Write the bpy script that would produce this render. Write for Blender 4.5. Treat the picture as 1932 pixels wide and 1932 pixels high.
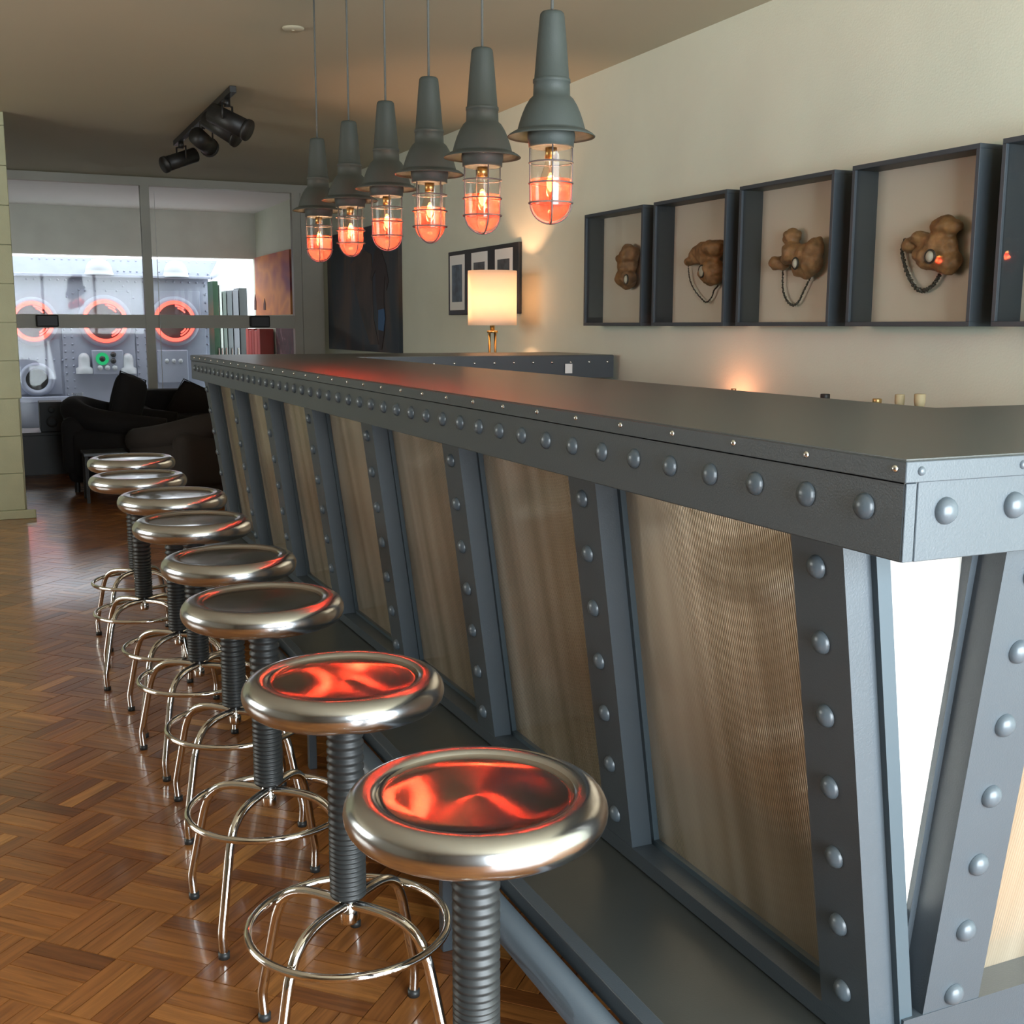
import bpy, bmesh, math, random
from mathutils import Vector, Matrix
random.seed(7)
PI = math.pi
for o in list(bpy.data.objects):
    bpy.data.objects.remove(o)
S = bpy.context.scene
COL = S.collection

# ------------------------------------------------------------------ camera
YAW, PITCH, ROLL, FPX, EYE = .4246, .16029, -.00244, 2171.7, 1.355
cf = Vector((math.sin(YAW)*math.cos(PITCH), math.cos(YAW)*math.cos(PITCH), -math.sin(PITCH)))
cr = Vector((math.cos(YAW), -math.sin(YAW), 0))
cd = cf.cross(cr)
right = cr*math.cos(ROLL) + cd*math.sin(ROLL)
down = -cr*math.sin(ROLL) + cd*math.cos(ROLL)
camd = bpy.data.cameras.new('camera')
cam = bpy.data.objects.new('camera', camd)
COL.objects.link(cam)
M = Matrix((right, -down, -cf)).transposed().to_4x4()
M.translation = (0, 0, EYE)
cam.matrix_world = M
camd.sensor_width = 36
camd.sensor_fit = 'HORIZONTAL'
camd.lens = 36*FPX/1932
camd.clip_start = .05
S.camera = cam

# ------------------------------------------------------------------ world, daylight, exposure
w = bpy.data.worlds.new('sky')
S.world = w
w.use_nodes = True
bg = w.node_tree.nodes['Background']
bg.inputs[0].default_value = (.86, .93, 1, 1)
bg.inputs[1].default_value = 3.8
S.view_settings.view_transform = 'Standard'
S.view_settings.look = 'None'
S.view_settings.exposure = .5
S.view_settings.gamma = 1
S.view_settings.use_curve_mapping = False
S.cycles.max_bounces = 8
S.cycles.transparent_max_bounces = 16
S.cycles.sample_clamp_indirect = 6
S.cycles.caustics_reflective = False
S.cycles.caustics_refractive = False


def area(name, loc, rot, sx, sy, power, color):
    d = bpy.data.lights.new(name, 'AREA')
    d.shape = 'RECTANGLE'
    d.size, d.size_y = sx, sy
    d.energy = power
    d.color = color
    o = bpy.data.objects.new(name, d)
    o.location = loc
    o.rotation_euler = rot
    COL.objects.link(o)
    return o


# daylight falling in through the window behind the camera and the window in the left wall
area('daylight_rear_window', (1.6, -1.66, 1.25), (PI/2, 0, 0), 2.9, 2.3, 325, (.84, .93, 1))
area('daylight_left_window', (-4.12, 5.6, 1.55), (PI/2, 0, -PI/2), 3.0, 1.5, 50, (1, .93, .74))

# ------------------------------------------------------------------ helpers
def link(o):
    COL.objects.link(o)
    return o


def mesh_of(bm, name, mat=None, smooth=False):
    bmesh.ops.recalc_face_normals(bm, faces=bm.faces)
    me = bpy.data.meshes.new(name)
    bm.to_mesh(me)
    bm.free()
    if mat:
        me.materials.append(mat)
    if smooth:
        for p in me.polygons:
            p.use_smooth = True
    return me


def obj(name, me, parent=None, loc=None):
    o = bpy.data.objects.new(name, me)
    link(o)
    if parent is not None:
        o.parent = parent
        if parent.type == 'EMPTY' and loc is None and not parent.get('_local'):
            o.location = -parent.location
    if loc is not None:
        o.location = loc
    return o


def thing(name, label, cat, loc=(0, 0, 0), rz=0, group=None, local=False):
    o = bpy.data.objects.new(name, None)
    o.empty_display_size = .1
    o.location = loc
    o.rotation_euler = (0, 0, rz)
    link(o)
    o['label'] = label
    o['category'] = cat
    if group:
        o['group'] = group
    if local:
        o['_local'] = 1
    return o


def struct(name, me, label=None):
    o = obj(name, me)
    o['kind'] = 'structure'
    if label:
        o['label'] = label
    return o


def tag(o, label, cat, group=None):
    o['label'] = label
    o['category'] = cat
    if group:
        o['group'] = group
    return o


def dup(src, parent=None):
    c = src.copy()
    link(c)
    c.parent = parent
    for ch in list(src.children):
        dup(ch, c)
    return c


def box(bm, x0, x1, y0, y1, z0, z1):
    v = [bm.verts.new((x, y, z)) for x in (x0, x1) for y in (y0, y1) for z in (z0, z1)]
    for f in ((0, 1, 3, 2), (4, 6, 7, 5), (0, 4, 5, 1), (2, 3, 7, 6), (0, 2, 6, 4), (1, 5, 7, 3)):
        bm.faces.new([v[i] for i in f])
    return v


def bx(*a, bevel=0, seg=2):
    bm = bmesh.new()
    box(bm, *a)
    if bevel:
        bmesh.ops.bevel(bm, geom=list(bm.edges), offset=bevel, segments=seg, affect='EDGES', profile=.5)
    return bm


def hexa(pts):
    bm = bmesh.new()
    add_hexa(bm, pts)
    return bm


def add_hexa(bm, p):
    """p: 4 bottom points then 4 top points, same order"""
    v = [bm.verts.new(q) for q in p]
    for f in ((0, 1, 2, 3), (4, 7, 6, 5), (0, 4, 5, 1), (1, 5, 6, 2), (2, 6, 7, 3), (3, 7, 4, 0)):
        bm.faces.new([v[i] for i in f])


def lathe(bm, prof, n=48, c=(0, 0, 0), mat=None):
    """revolve (r, z) about z"""
    rings = []
    for r, z in prof:
        if r < 1e-6:
            rings.append([bm.verts.new((c[0], c[1], c[2]+z))])
        else:
            rings.append([bm.verts.new((c[0]+r*math.cos(2*PI*i/n), c[1]+r*math.sin(2*PI*i/n), c[2]+z)) for i in range(n)])
    for a, b in zip(rings, rings[1:]):
        for i in range(n):
            j = (i+1) % n
            if len(a) == 1 and len(b) == 1:
                continue
            if len(a) == 1:
                bm.faces.new((a[0], b[i], b[j]))
            elif len(b) == 1:
                bm.faces.new((a[i], b[0], a[j]))
            else:
                bm.faces.new((a[i], b[i], b[j], a[j]))
    return bm


def tube(bm, pts, r, n=10, closed=False, caps=True):
    pts = [Vector(p) for p in pts]
    N = len(pts)
    rings = []
    up = None
    for k, p in enumerate(pts):
        if closed:
            t = pts[(k+1) % N] - pts[k-1]
        else:
            t = pts[min(k+1, N-1)] - pts[max(k-1, 0)]
        t.normalize()
        if up is None:
            up = Vector((0, 0, 1)) if abs(t.z) < .9 else Vector((1, 0, 0))
        a = t.cross(up)
        if a.length < 1e-4:
            a = t.cross(Vector((0, 1, 0)))
        a.normalize()
        b = a.cross(t)
        up = b
        rr = r[k] if isinstance(r, (list, tuple)) else r
        rings.append([bm.verts.new(p + a*rr*math.cos(2*PI*i/n) + b*rr*math.sin(2*PI*i/n)) for i in range(n)])
    m = N if closed else N-1
    for k in range(m):
        A, B = rings[k], rings[(k+1) % N]
        for i in range(n):
            j = (i+1) % n
            bm.faces.new((A[i], A[j], B[j], B[i]))
    if caps and not closed:
        bm.faces.new(rings[0])
        bm.faces.new(rings[-1][::-1])
    return bm


def smooth_path(pts, sub=6):
    """Catmull-Rom through points"""
    P = [Vector(p) for p in pts]
    P = [P[0]*2-P[1]] + P + [P[-1]*2-P[-2]]
    out = []
    for k in range(1, len(P)-2):
        a, b, c, d = P[k-1:k+3]
        for s in range(sub):
            t = s/sub
            out.append(.5*((2*b)+(c-a)*t+(2*a-5*b+4*c-d)*t*t+(3*b-a-3*c+d)*t**3))
    out.append(P[-2])
    return out


def cyl(r, z0, z1, n=32, c=(0, 0, 0)):
    return lathe(bmesh.new(), [(0, z0), (r, z0), (r, z1), (0, z1)], n, c)


def dome(bm, r, h, n=16, rows=4, flat=0):
    """rivet head, axis +z"""
    prof = [(r, -flat)] if flat else []
    prof += [(r*math.cos(PI/2*k/rows), h*math.sin(PI/2*k/rows)) for k in range(rows)] + [(0, h)]
    return lathe(bm, prof, n)


def survey(px, py, X=None, Y=None, Z=None):
    """place seen in the photo at a known plane of the room -> room coordinates"""
    d = right*((px-966)/FPX) + down*((py-966)/FPX) + cf
    t = X/d.x if X is not None else (Y/d.y if Y is not None else (Z-EYE)/d.z)
    return Vector((0, 0, EYE)) + d*t


# ------------------------------------------------------------------ materials
def mat(name, color=(.5, .5, .5), rough=.5, metal=0, bump=0, bscale=200, var=0, vscale=4, spec=.5, coat=0, coat_r=.1):
    m = bpy.data.materials.new(name)
    m.use_nodes = True
    nt = m.node_tree
    b = nt.nodes['Principled BSDF']
    b.inputs['Base Color'].default_value = (*color, 1)
    b.inputs['Roughness'].default_value = rough
    b.inputs['Metallic'].default_value = metal
    b.inputs['Specular IOR Level'].default_value = spec
    b.inputs['Coat Weight'].default_value = coat
    b.inputs['Coat Roughness'].default_value = coat_r
    tc = nt.nodes.new('ShaderNodeTexCoord')
    if var:
        n = nt.nodes.new('ShaderNodeTexNoise')
        n.inputs['Scale'].default_value = vscale
        n.inputs['Detail'].default_value = 5
        nt.links.new(tc.outputs['Object'], n.inputs['Vector'])
        r = nt.nodes.new('ShaderNodeValToRGB')
        r.color_ramp.elements[0].position = .3
        r.color_ramp.elements[1].position = .7
        r.color_ramp.elements[0].color = (*[c*(1-var) for c in color], 1)
        r.color_ramp.elements[1].color = (*[min(1, c*(1+var)) for c in color], 1)
        nt.links.new(n.outputs['Fac'], r.inputs['Fac'])
        nt.links.new(r.outputs['Color'], b.inputs['Base Color'])
    if bump:
        n = nt.nodes.new('ShaderNodeTexNoise')
        n.inputs['Scale'].default_value = bscale
        n.inputs['Detail'].default_value = 3
        nt.links.new(tc.outputs['Object'], n.inputs['Vector'])
        bp = nt.nodes.new('ShaderNodeBump')
        bp.inputs['Strength'].default_value = bump
        bp.inputs['Distance'].default_value = .003
        nt.links.new(n.outputs['Fac'], bp.inputs['Height'])
        nt.links.new(bp.outputs['Normal'], b.inputs['Normal'])
    return m


def emit(name, color, strength):
    m = bpy.data.materials.new(name)
    m.use_nodes = True
    nt = m.node_tree
    nt.nodes.clear()
    e = nt.nodes.new('ShaderNodeEmission')
    e.inputs[0].default_value = (*color, 1)
    e.inputs[1].default_value = strength
    o = nt.nodes.new('ShaderNodeOutputMaterial')
    nt.links.new(e.outputs[0], o.inputs[0])
    return m


def pane(name, tint=(1, 1, 1), refl=.08, rough=.02):
    """thin clear sheet: tinted transmission plus a facing-dependent mirror reflection"""
    m = bpy.data.materials.new(name)
    m.use_nodes = True
    nt = m.node_tree
    nt.nodes.clear()
    t = nt.nodes.new('ShaderNodeBsdfTransparent')
    t.inputs[0].default_value = (*tint, 1)
    g = nt.nodes.new('ShaderNodeBsdfGlossy')
    g.inputs['Roughness'].default_value = rough
    f = nt.nodes.new('ShaderNodeLayerWeight')
    pw = nt.nodes.new('ShaderNodeMath')
    pw.operation = 'POWER'
    pw.inputs[1].default_value = 5
    nt.links.new(f.outputs['Facing'], pw.inputs[0])
    mu = nt.nodes.new('ShaderNodeMath')
    mu.operation = 'MULTIPLY_ADD'
    mu.inputs[1].default_value = .9
    mu.inputs[2].default_value = refl*.5
    mx = nt.nodes.new('ShaderNodeMixShader')
    o = nt.nodes.new('ShaderNodeOutputMaterial')
    nt.links.new(pw.outputs[0], mu.inputs[0])
    nt.links.new(mu.outputs[0], mx.inputs[0])
    nt.links.new(t.outputs[0], mx.inputs[1])
    nt.links.new(g.outputs[0], mx.inputs[2])
    nt.links.new(mx.outputs[0], o.inputs[0])
    return m


def parquet_mat():
    m = bpy.data.materials.new('parquet_wood')
    m.use_nodes = True
    nt = m.node_tree
    b = nt.nodes['Principled BSDF']
    L = nt.links.new
    at = nt.nodes.new('ShaderNodeAttribute')
    at.attribute_name = 'tone'
    ax = nt.nodes.new('ShaderNodeAttribute')
    ax.attribute_name = 'grain'
    mp = nt.nodes.new('ShaderNodeMapping')
    mp.inputs['Scale'].default_value = (6, 90, 6)
    L(ax.outputs['Vector'], mp.inputs['Vector'])
    n = nt.nodes.new('ShaderNodeTexNoise')
    n.inputs['Scale'].default_value = 1
    n.inputs['Detail'].default_value = 6
    n.inputs['Distortion'].default_value = .6
    L(mp.outputs[0], n.inputs['Vector'])
    cr_ = nt.nodes.new('ShaderNodeValToRGB')
    e = cr_.color_ramp.elements
    e[0].position, e[0].color = 0, (.13, .043, .013, 1)
    e[1].position, e[1].color = 1, (.63, .29, .078, 1)
    x = cr_.color_ramp.elements.new(.35)
    x.color = (.255, .087, .023, 1)
    x = cr_.color_ramp.elements.new(.7)
    x.color = (.42, .165, .042, 1)
    L(at.outputs['Fac'], cr_.inputs['Fac'])
    mx = nt.nodes.new('ShaderNodeMixRGB')
    mx.blend_type = 'MULTIPLY'
    mx.inputs['Fac'].default_value = .75
    g = nt.nodes.new('ShaderNodeValToRGB')
    g.color_ramp.elements[0].position = .3
    g.color_ramp.elements[0].color = (.45, .4, .38, 1)
    g.color_ramp.elements[1].position = .62
    g.color_ramp.elements[1].color = (1.1, 1.1, 1.1, 1)
    L(n.outputs['Fac'], g.inputs['Fac'])
    L(cr_.outputs['Color'], mx.inputs[1])
    L(g.outputs['Color'], mx.inputs[2])
    L(mx.outputs[0], b.inputs['Base Color'])
    b.inputs['Roughness'].default_value = .3
    b.inputs['Coat Weight'].default_value = .6
    b.inputs['Coat Roughness'].default_value = .12
    bp = nt.nodes.new('ShaderNodeBump')
    bp.inputs['Strength'].default_value = .12
    bp.inputs['Distance'].default_value = .001
    L(n.outputs['Fac'], bp.inputs['Height'])
    L(bp.outputs['Normal'], b.inputs['Normal'])
    return m


def steel_mat(name, col, rough, aniso):
    """spun steel: anisotropic about the seat's axis"""
    m = bpy.data.materials.new(name)
    m.use_nodes = True
    nt = m.node_tree
    b = nt.nodes['Principled BSDF']
    b.inputs['Base Color'].default_value = (*col, 1)
    b.inputs['Metallic'].default_value = 1
    b.inputs['Roughness'].default_value = rough
    b.inputs['Anisotropic'].default_value = aniso
    t = nt.nodes.new('ShaderNodeTangent')
    t.direction_type = 'RADIAL'
    t.axis = 'Z'
    nt.links.new(t.outputs[0], b.inputs['Tangent'])
    return m


def reeded_mat():
    """smoky ribbed plastic glazing: fine upright ribs smear what it mirrors"""
    m = bpy.data.materials.new('reeded_panel')
    m.use_nodes = True
    nt = m.node_tree
    b = nt.nodes['Principled BSDF']
    L = nt.links.new
    b.inputs['Metallic'].default_value = .6
    b.inputs['Roughness'].default_value = .16
    geo = nt.nodes.new('ShaderNodeNewGeometry')
    sx = nt.nodes.new('ShaderNodeSeparateXYZ')
    L(geo.outputs['Position'], sx.inputs[0])
    ad = nt.nodes.new('ShaderNodeMath')
    L(sx.outputs['X'], ad.inputs[0])
    L(sx.outputs['Y'], ad.inputs[1])
    mu = nt.nodes.new('ShaderNodeMath')
    mu.operation = 'MULTIPLY'
    mu.inputs[1].default_value = 2*PI/.0055
    L(ad.outputs[0], mu.inputs[0])
    sn = nt.nodes.new('ShaderNodeMath')
    sn.operation = 'SINE'
    L(mu.outputs[0], sn.inputs[0])
    bp = nt.nodes.new('ShaderNodeBump')
    bp.inputs['Strength'].default_value = .22
    bp.inputs['Distance'].default_value = .0008
    L(sn.outputs[0], bp.inputs['Height'])
    L(bp.outputs['Normal'], b.inputs['Normal'])
    cb = nt.nodes.new('ShaderNodeCombineXYZ')
    L(ad.outputs[0], cb.inputs[0])
    L(sx.outputs['Z'], cb.inputs[2])
    mp = nt.nodes.new('ShaderNodeMapping')
    mp.inputs['Scale'].default_value = (8, 1, .35)
    L(cb.outputs[0], mp.inputs[0])
    n = nt.nodes.new('ShaderNodeTexNoise')
    n.inputs['Scale'].default_value = 1.6
    n.inputs['Detail'].default_value = 1.5
    L(mp.outputs[0], n.inputs['Vector'])
    r = nt.nodes.new('ShaderNodeValToRGB')
    r.color_ramp.elements[0].position = .35
    r.color_ramp.elements[0].color = (.37, .295, .20, 1)
    r.color_ramp.elements[1].position = .68
    r.color_ramp.elements[1].color = (.58, .485, .365, 1)
    L(n.outputs['Fac'], r.inputs['Fac'])
    L(r.outputs['Color'], b.inputs['Base Color'])
    return m


MT = dict(
    wall=mat('wall_plaster', (.67, .69, .565), .85, bump=.25, bscale=120, var=.03, vscale=3),
    ceil=mat('ceiling_paint', (.46, .415, .295), .9, bump=.1, bscale=60, var=.02, vscale=1),
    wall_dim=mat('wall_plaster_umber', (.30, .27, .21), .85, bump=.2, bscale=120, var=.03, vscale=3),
    block=mat('painted_block', (.40, .41, .265), .7, bump=.35, bscale=160, var=.05, vscale=8),
    slab=mat('floor_screed', (.03, .015, .008), .8),
    conc=mat('far_room_concrete', (.42, .41, .4), .8, var=.1),
    trim=mat('window_paint', (.42, .40, .33), .5, var=.03),
    white_ceil=mat('far_room_ceiling', (.78, .75, .72), .9),
    blind=mat('lintel_render', (.72, .71, .64), .85, var=.05, bump=.1),
    parquet=parquet_mat(),
    paint=mat('blue_grey_paint', (.052, .065, .076), .4, bump=.12, bscale=350, var=.03, vscale=9),
    top=mat('counter_lacquer', (.039, .043, .039), .34, spec=.9, bump=.05, bscale=400, var=.04, vscale=6),
    rivet=mat('rivet_paint', (.074, .093, .108), .3),
    screw=mat('bright_screw', (.62, .62, .6), .25, metal=1),
    reed=reeded_mat(),
    bead=mat('glazing_bead', (.045, .066, .08), .45),
    steel=steel_mat('brushed_steel', (.56, .575, .59), .2, .2),
    dish=steel_mat('spun_steel', (.40, .37, .35), .12, .85),
    chrome=mat('chrome', (.78, .76, .73), .07, metal=1),
    rubber=mat('black_rubber', (.028, .03, .03), .42),
    bellows=mat('grey_bellows', (.022, .024, .024), .45, spec=.45),
    lamp=mat('lamp_grey_enamel', (.042, .051, .046), .62, bump=.15, bscale=300),
    cord=mat('grey_cord', (.10, .10, .09), .8),
    cage=mat('cage_wire', (.10, .085, .085), .45, metal=.3),
    clear=pane('clear_glass', (.97, .97, .96), .05),
        bulbg=pane('bulb_glass', (1, .93, .85), .12),
    winglass=pane('window_glass', (.96, .97, .97), .02),
    boxglass=pane('shadow_box_glass', (.97, .97, .96), .03),
    hot=emit('bulb_filament', (1, .42, .12), 55),
    black=mat('black_metal', (.012, .011, .010), .5),
    framep=mat('shadow_box_paint', (.036, .046, .055), .5, bump=.08, bscale=300),
    backing=mat('cream_backing', (.60, .57, .47), .9, bump=.2, bscale=500),
    leather=mat('brown_leather', (.24, .125, .045), .55, bump=.5, bscale=90, var=.35, vscale=30),
    metal_eye=mat('pale_eyepiece', (.36, .34, .26), .6),
    chain=mat('chain_iron', (.05, .048, .042), .45, metal=.6),
    brass=mat('brass', (.55, .36, .14), .28, metal=1),
    white=mat('white_card', (.8, .8, .77), .7),
    sofa=mat('black_velvet', (.010, .009, .009), .9, bump=.2, bscale=150),
    cush=mat('dark_brown_cushion', (.022, .016, .013), .9, bump=.3, bscale=120),
    machine=mat('riveted_plate', (.27, .29, .36), .5, var=.06, vscale=5, bump=.1, bscale=60),
    machd=mat('dark_machine_plate', (.17, .19, .25), .5, var=.06, vscale=6),  # hood plate in a darker blue-grey
    machw=mat('white_enamel', (.36, .38, .40), .45),
    neon=emit('red_neon', (1, .085, .06), 2.6),
    green=emit('green_dial', (.04, .6, .22), .55),
    darkglass=mat('porthole_glass', (.06, .035, .035), .35, spec=.3),
)

# translucent materials
def shade_mat(name, color, mixf=.6):
    m = bpy.data.materials.new(name)
    m.use_nodes = True
    nt = m.node_tree
    nt.nodes.clear()
    d = nt.nodes.new('ShaderNodeBsdfDiffuse')
    t = nt.nodes.new('ShaderNodeBsdfTranslucent')
    d.inputs[0].default_value = (*color, 1)
    t.inputs[0].default_value = (*color, 1)
    mx = nt.nodes.new('ShaderNodeMixShader')
    mx.inputs[0].default_value = mixf
    o = nt.nodes.new('ShaderNodeOutputMaterial')
    nt.links.new(d.outputs[0], mx.inputs[1])
    nt.links.new(t.outputs[0], mx.inputs[2])
    nt.links.new(mx.outputs[0], o.inputs[0])
    return m


MT['shade'] = shade_mat('lampshade_linen', (.98, .90, .80), .7)
def frosted_red():
    m = bpy.data.materials.new('red_glass')
    m.use_nodes = True
    nt = m.node_tree
    nt.nodes.clear()
    a = nt.nodes.new('ShaderNodeBsdfTransparent')
    a.inputs[0].default_value = (1, .085, .06, 1)
    t = nt.nodes.new('ShaderNodeBsdfTranslucent')
    t.inputs[0].default_value = (1, .16, .12, 1)
    g = nt.nodes.new('ShaderNodeBsdfGlossy')
    g.inputs['Roughness'].default_value = .05
    m1 = nt.nodes.new('ShaderNodeMixShader')
    m1.inputs[0].default_value = .16
    m2 = nt.nodes.new('ShaderNodeMixShader')
    m2.inputs[0].default_value = .05
    o = nt.nodes.new('ShaderNodeOutputMaterial')
    L = nt.links.new
    L(a.outputs[0], m1.inputs[1])
    L(t.outputs[0], m1.inputs[2])
    L(m1.outputs[0], m2.inputs[1])
    L(g.outputs[0], m2.inputs[2])
    L(m2.outputs[0], o.inputs[0])
    return m


MT['redgl'] = frosted_red()
MT['opal'] = shade_mat('opal_panel', (.93, .92, .88), .7)

# ------------------------------------------------------------------ room shell
WX, CZ = 3.24, 2.77           # right wall, ceiling
YW, YL = 12.0, 15.2           # glass screen, lintel of the far room
YB, XL = -1.5, -4.0           # wall behind the camera, left wall


def slab_with_hole(axis, pos0, pos1, a0, a1, z0, z1, h):
    """wall slab across `axis`, hole h=(a0,a1,z0,z1)"""
    bm = bmesh.new()
    for (p, q, r, s) in ((a0, h[0], z0, z1), (h[1], a1, z0, z1), (h[0], h[1], z0, h[2]), (h[0], h[1], h[3], z1)):
        if q-p > 1e-4 and s-r > 1e-4:
            if axis == 'x':
                box(bm, pos0, pos1, p, q, r, s)
            else:
                box(bm, p, q, pos0, pos1, r, s)
    return bm


struct('wall_right', mesh_of(bx(WX, WX+.2, YB-.2, YL+.2, -.05, CZ+.1), 'wall_right', MT['wall']))
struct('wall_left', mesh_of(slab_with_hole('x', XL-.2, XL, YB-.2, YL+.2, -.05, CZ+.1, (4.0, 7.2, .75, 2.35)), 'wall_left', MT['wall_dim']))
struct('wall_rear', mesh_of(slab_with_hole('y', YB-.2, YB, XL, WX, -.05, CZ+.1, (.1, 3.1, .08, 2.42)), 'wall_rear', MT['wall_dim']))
struct('ceiling', mesh_of(bx(XL-.2, WX+.2, YB-.2, YW, CZ, CZ+.15), 'ceiling', MT['ceil']))
struct('ceiling_far_room', mesh_of(bx(XL-.2, WX+.2, YW, YL+.2, CZ, CZ+.15), 'ceiling_far_room', MT['white_ceil']))


def window(name, axis, pos, a0, a1, z0, z1, nmul):
    bm = bmesh.new()
    t = .05
    def b(p, q, r, s):
        if axis == 'y':
            box(bm, p, q, pos-t/2, pos+t/2, r, s)
        else:
            box(bm, pos-t/2, pos+t/2, p, q, r, s)
    b(a0, a1, z0, z0+t)
    b(a0, a1, z1-t, z1)
    b(a0, a0+t, z0+t, z1-t)
    b(a1-t, a1, z0+t, z1-t)
    for k in range(1, nmul):
        c = a0+(a1-a0)*k/nmul
        b(c-t/2, c+t/2, z0+t, z1-t)
    f = struct(name, mesh_of(bm, name, MT['trim']))
    for k in range(nmul):
        c0, c1 = a0+(a1-a0)*k/nmul, a0+(a1-a0)*(k+1)/nmul
        g = bx(c0+.01, c1-.01, pos-.003, pos+.003, z0+.01, z1-.01) if axis == 'y' else bx(pos-.003, pos+.003, c0+.01, c1-.01, z0+.01, z1-.01)
        obj('glass_pane', mesh_of(g, 'glass_pane', MT['winglass']), f)


window('window_1', 'y', YB-.1, .1, 3.1, .08, 2.42, 3)
window('window_2', 'x', XL-.1, 4.0, 7.2, .75, 2.35, 3)

# floor: screed with the parquet strips laid on it (basket-weave squares of four strips, laid diagonally)
floor = struct('floor', mesh_of(bx(XL, WX, YB, YW, -.06, -.012), 'floor', MT['slab']))
far_floor = struct('floor_far_room', mesh_of(bx(XL, WX, YW, YL+4.5, -.06, 0), 'floor_far_room', MT['conc']))
SQ, NS = .2, 4
SW = SQ/NS
c45 = math.cos(PI/4)


def to_px(p):
    v = Vector(p)-Vector((0, 0, EYE))
    z = v.dot(cf)
    if z < .1:
        return None
    return 966+FPX*v.dot(right)/z, 966+FPX*v.dot(down)/z, z


strips = []
for i in range(-60, 110):
    for j in range(-60, 110):
        for s in range(NS):
            u0, v0 = i*SQ, j*SQ
            if (i+j) % 2:
                cu, cv, ang = u0+SQ/2, v0+(s+.5)*SW, PI/4
            else:
                cu, cv, ang = u0+(s+.5)*SW, v0+SQ/2, 3*PI/4
            x, y = (cu-cv)*c45+.03, (cu+cv)*c45+.05
            if not (XL+.1 < x < WX-.1 and YB+.1 < y < YW-.1):
                continue
            if x < -2.6 and y > 9:
                continue
            tone = min(1, max(0, random.gauss(.52, .16)))
            p = to_px((x, y, 0))
            score = 0
            if p and -60 < p[0] < 1990 and -60 < p[1] < 2000 and x < .86:
                score = 1/p[2]**3
            strips.append((score, x, y, ang, tone, random.uniform(-.0005, .0004)))
strips.sort(reverse=True)


def strip_mesh(items, name):
    verts, faces, tones, grain = [], [], [], []
    hl, hw = SQ/2-.0006, SW/2-.0006
    for (x, y, ang, tone, dz) in items:
        ca, sa = math.cos(ang), math.sin(ang)
        b = len(verts)
        ox, oy = random.uniform(0, 50), random.uniform(0, 50)
        for (sx, sy, z) in ((-1, -1, -.012), (1, -1, -.012), (1, 1, -.012), (-1, 1, -.012), (-1, -1, 0), (1, -1, 0), (1, 1, 0), (-1, 1, 0)):
            k = 1 if z < -.001 else .994
            lx, ly = sx*hl*k, sy*hw*(1 if z < -.001 else .975)
            verts.append((x+lx*ca-ly*sa, y+lx*sa+ly*ca, z+dz if z > -.001 else z))
            tones.append(tone)
            grain.append((lx+ox, ly+oy, z))
        for f in ((4, 5, 6, 7), (0, 4, 7, 3), (1, 2, 6, 5), (0, 1, 5, 4), (3, 7, 6, 2)):
            faces.append([b+q for q in f])
    me = bpy.data.meshes.new(name)
    me.from_pydata(verts, [], faces)
    a = me.attributes.new('tone', 'FLOAT', 'POINT')
    a.data.foreach_set('value', tones)
    a = me.attributes.new('grain', 'FLOAT_VECTOR', 'POINT')
    a.data.foreach_set('vector', [c for g in grain for c in g])
    me.materials.append(MT['parquet'])
    me.update()
    return me


variants = [strip_mesh([(0, 0, 0, (k+.5)/24, 0)], 'parquet_strip') for k in range(24)]
for k, (sc, x, y, ang, tone, dz) in enumerate(strips[:300]):
    o = obj('parquet_strip', variants[min(23, int(tone*24))], floor, (x, y, dz))
    o.rotation_euler = (0, 0, ang if k % 2 else ang+PI)
o = obj('parquet_field', strip_mesh([s[1:] for s in strips[300:]], 'parquet_field'), floor)
o['kind'] = 'stuff'

# pier of painted blocks on the left
PX = .20
pier = struct('wall_pier', mesh_of(bx(-2.4, PX-.012, 8.78, 9.12, 0, CZ), 'wall_pier', MT['block']))
ch = .262
zc, row = .06, 0
while zc < CZ-.02:
    z1 = min(zc+ch, CZ)
    xe = PX+(.0 if zc > .75 else -.02)
    xs = [xe] + [xe-(.2 if row % 2 else .4)-.4*k for k in range(7)]
    for a, b in zip(xs[1:], xs):
        if b > -2.3:
            obj('block', mesh_of(bx(max(a, -2.4)+.0015, b-.0015, 8.76, 8.80, zc+.0015, z1-.0015, bevel=.003, seg=1), 'block', MT['block']), pier)
    obj('block', mesh_of(bx(PX-.05, xe+.0, 8.802, 9.12, zc+.0015, z1-.0015, bevel=.003, seg=1), 'block', MT['block']), pier)
    zc = z1
    row += 1
struct('baseboard_pier', mesh_of(bx(-2.4, PX+.045, 8.735, 8.76, 0, .062, bevel=.006), 'baseboard_pier', MT['block']))

struct('wall_sky_block', mesh_of(bx(-1.35, -1.15, 9.12, YL+.2, 0, CZ), 'wall_sky_block', MT['wall']))  # unseen wall added to keep sky reflections off the shadow box glass
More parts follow.
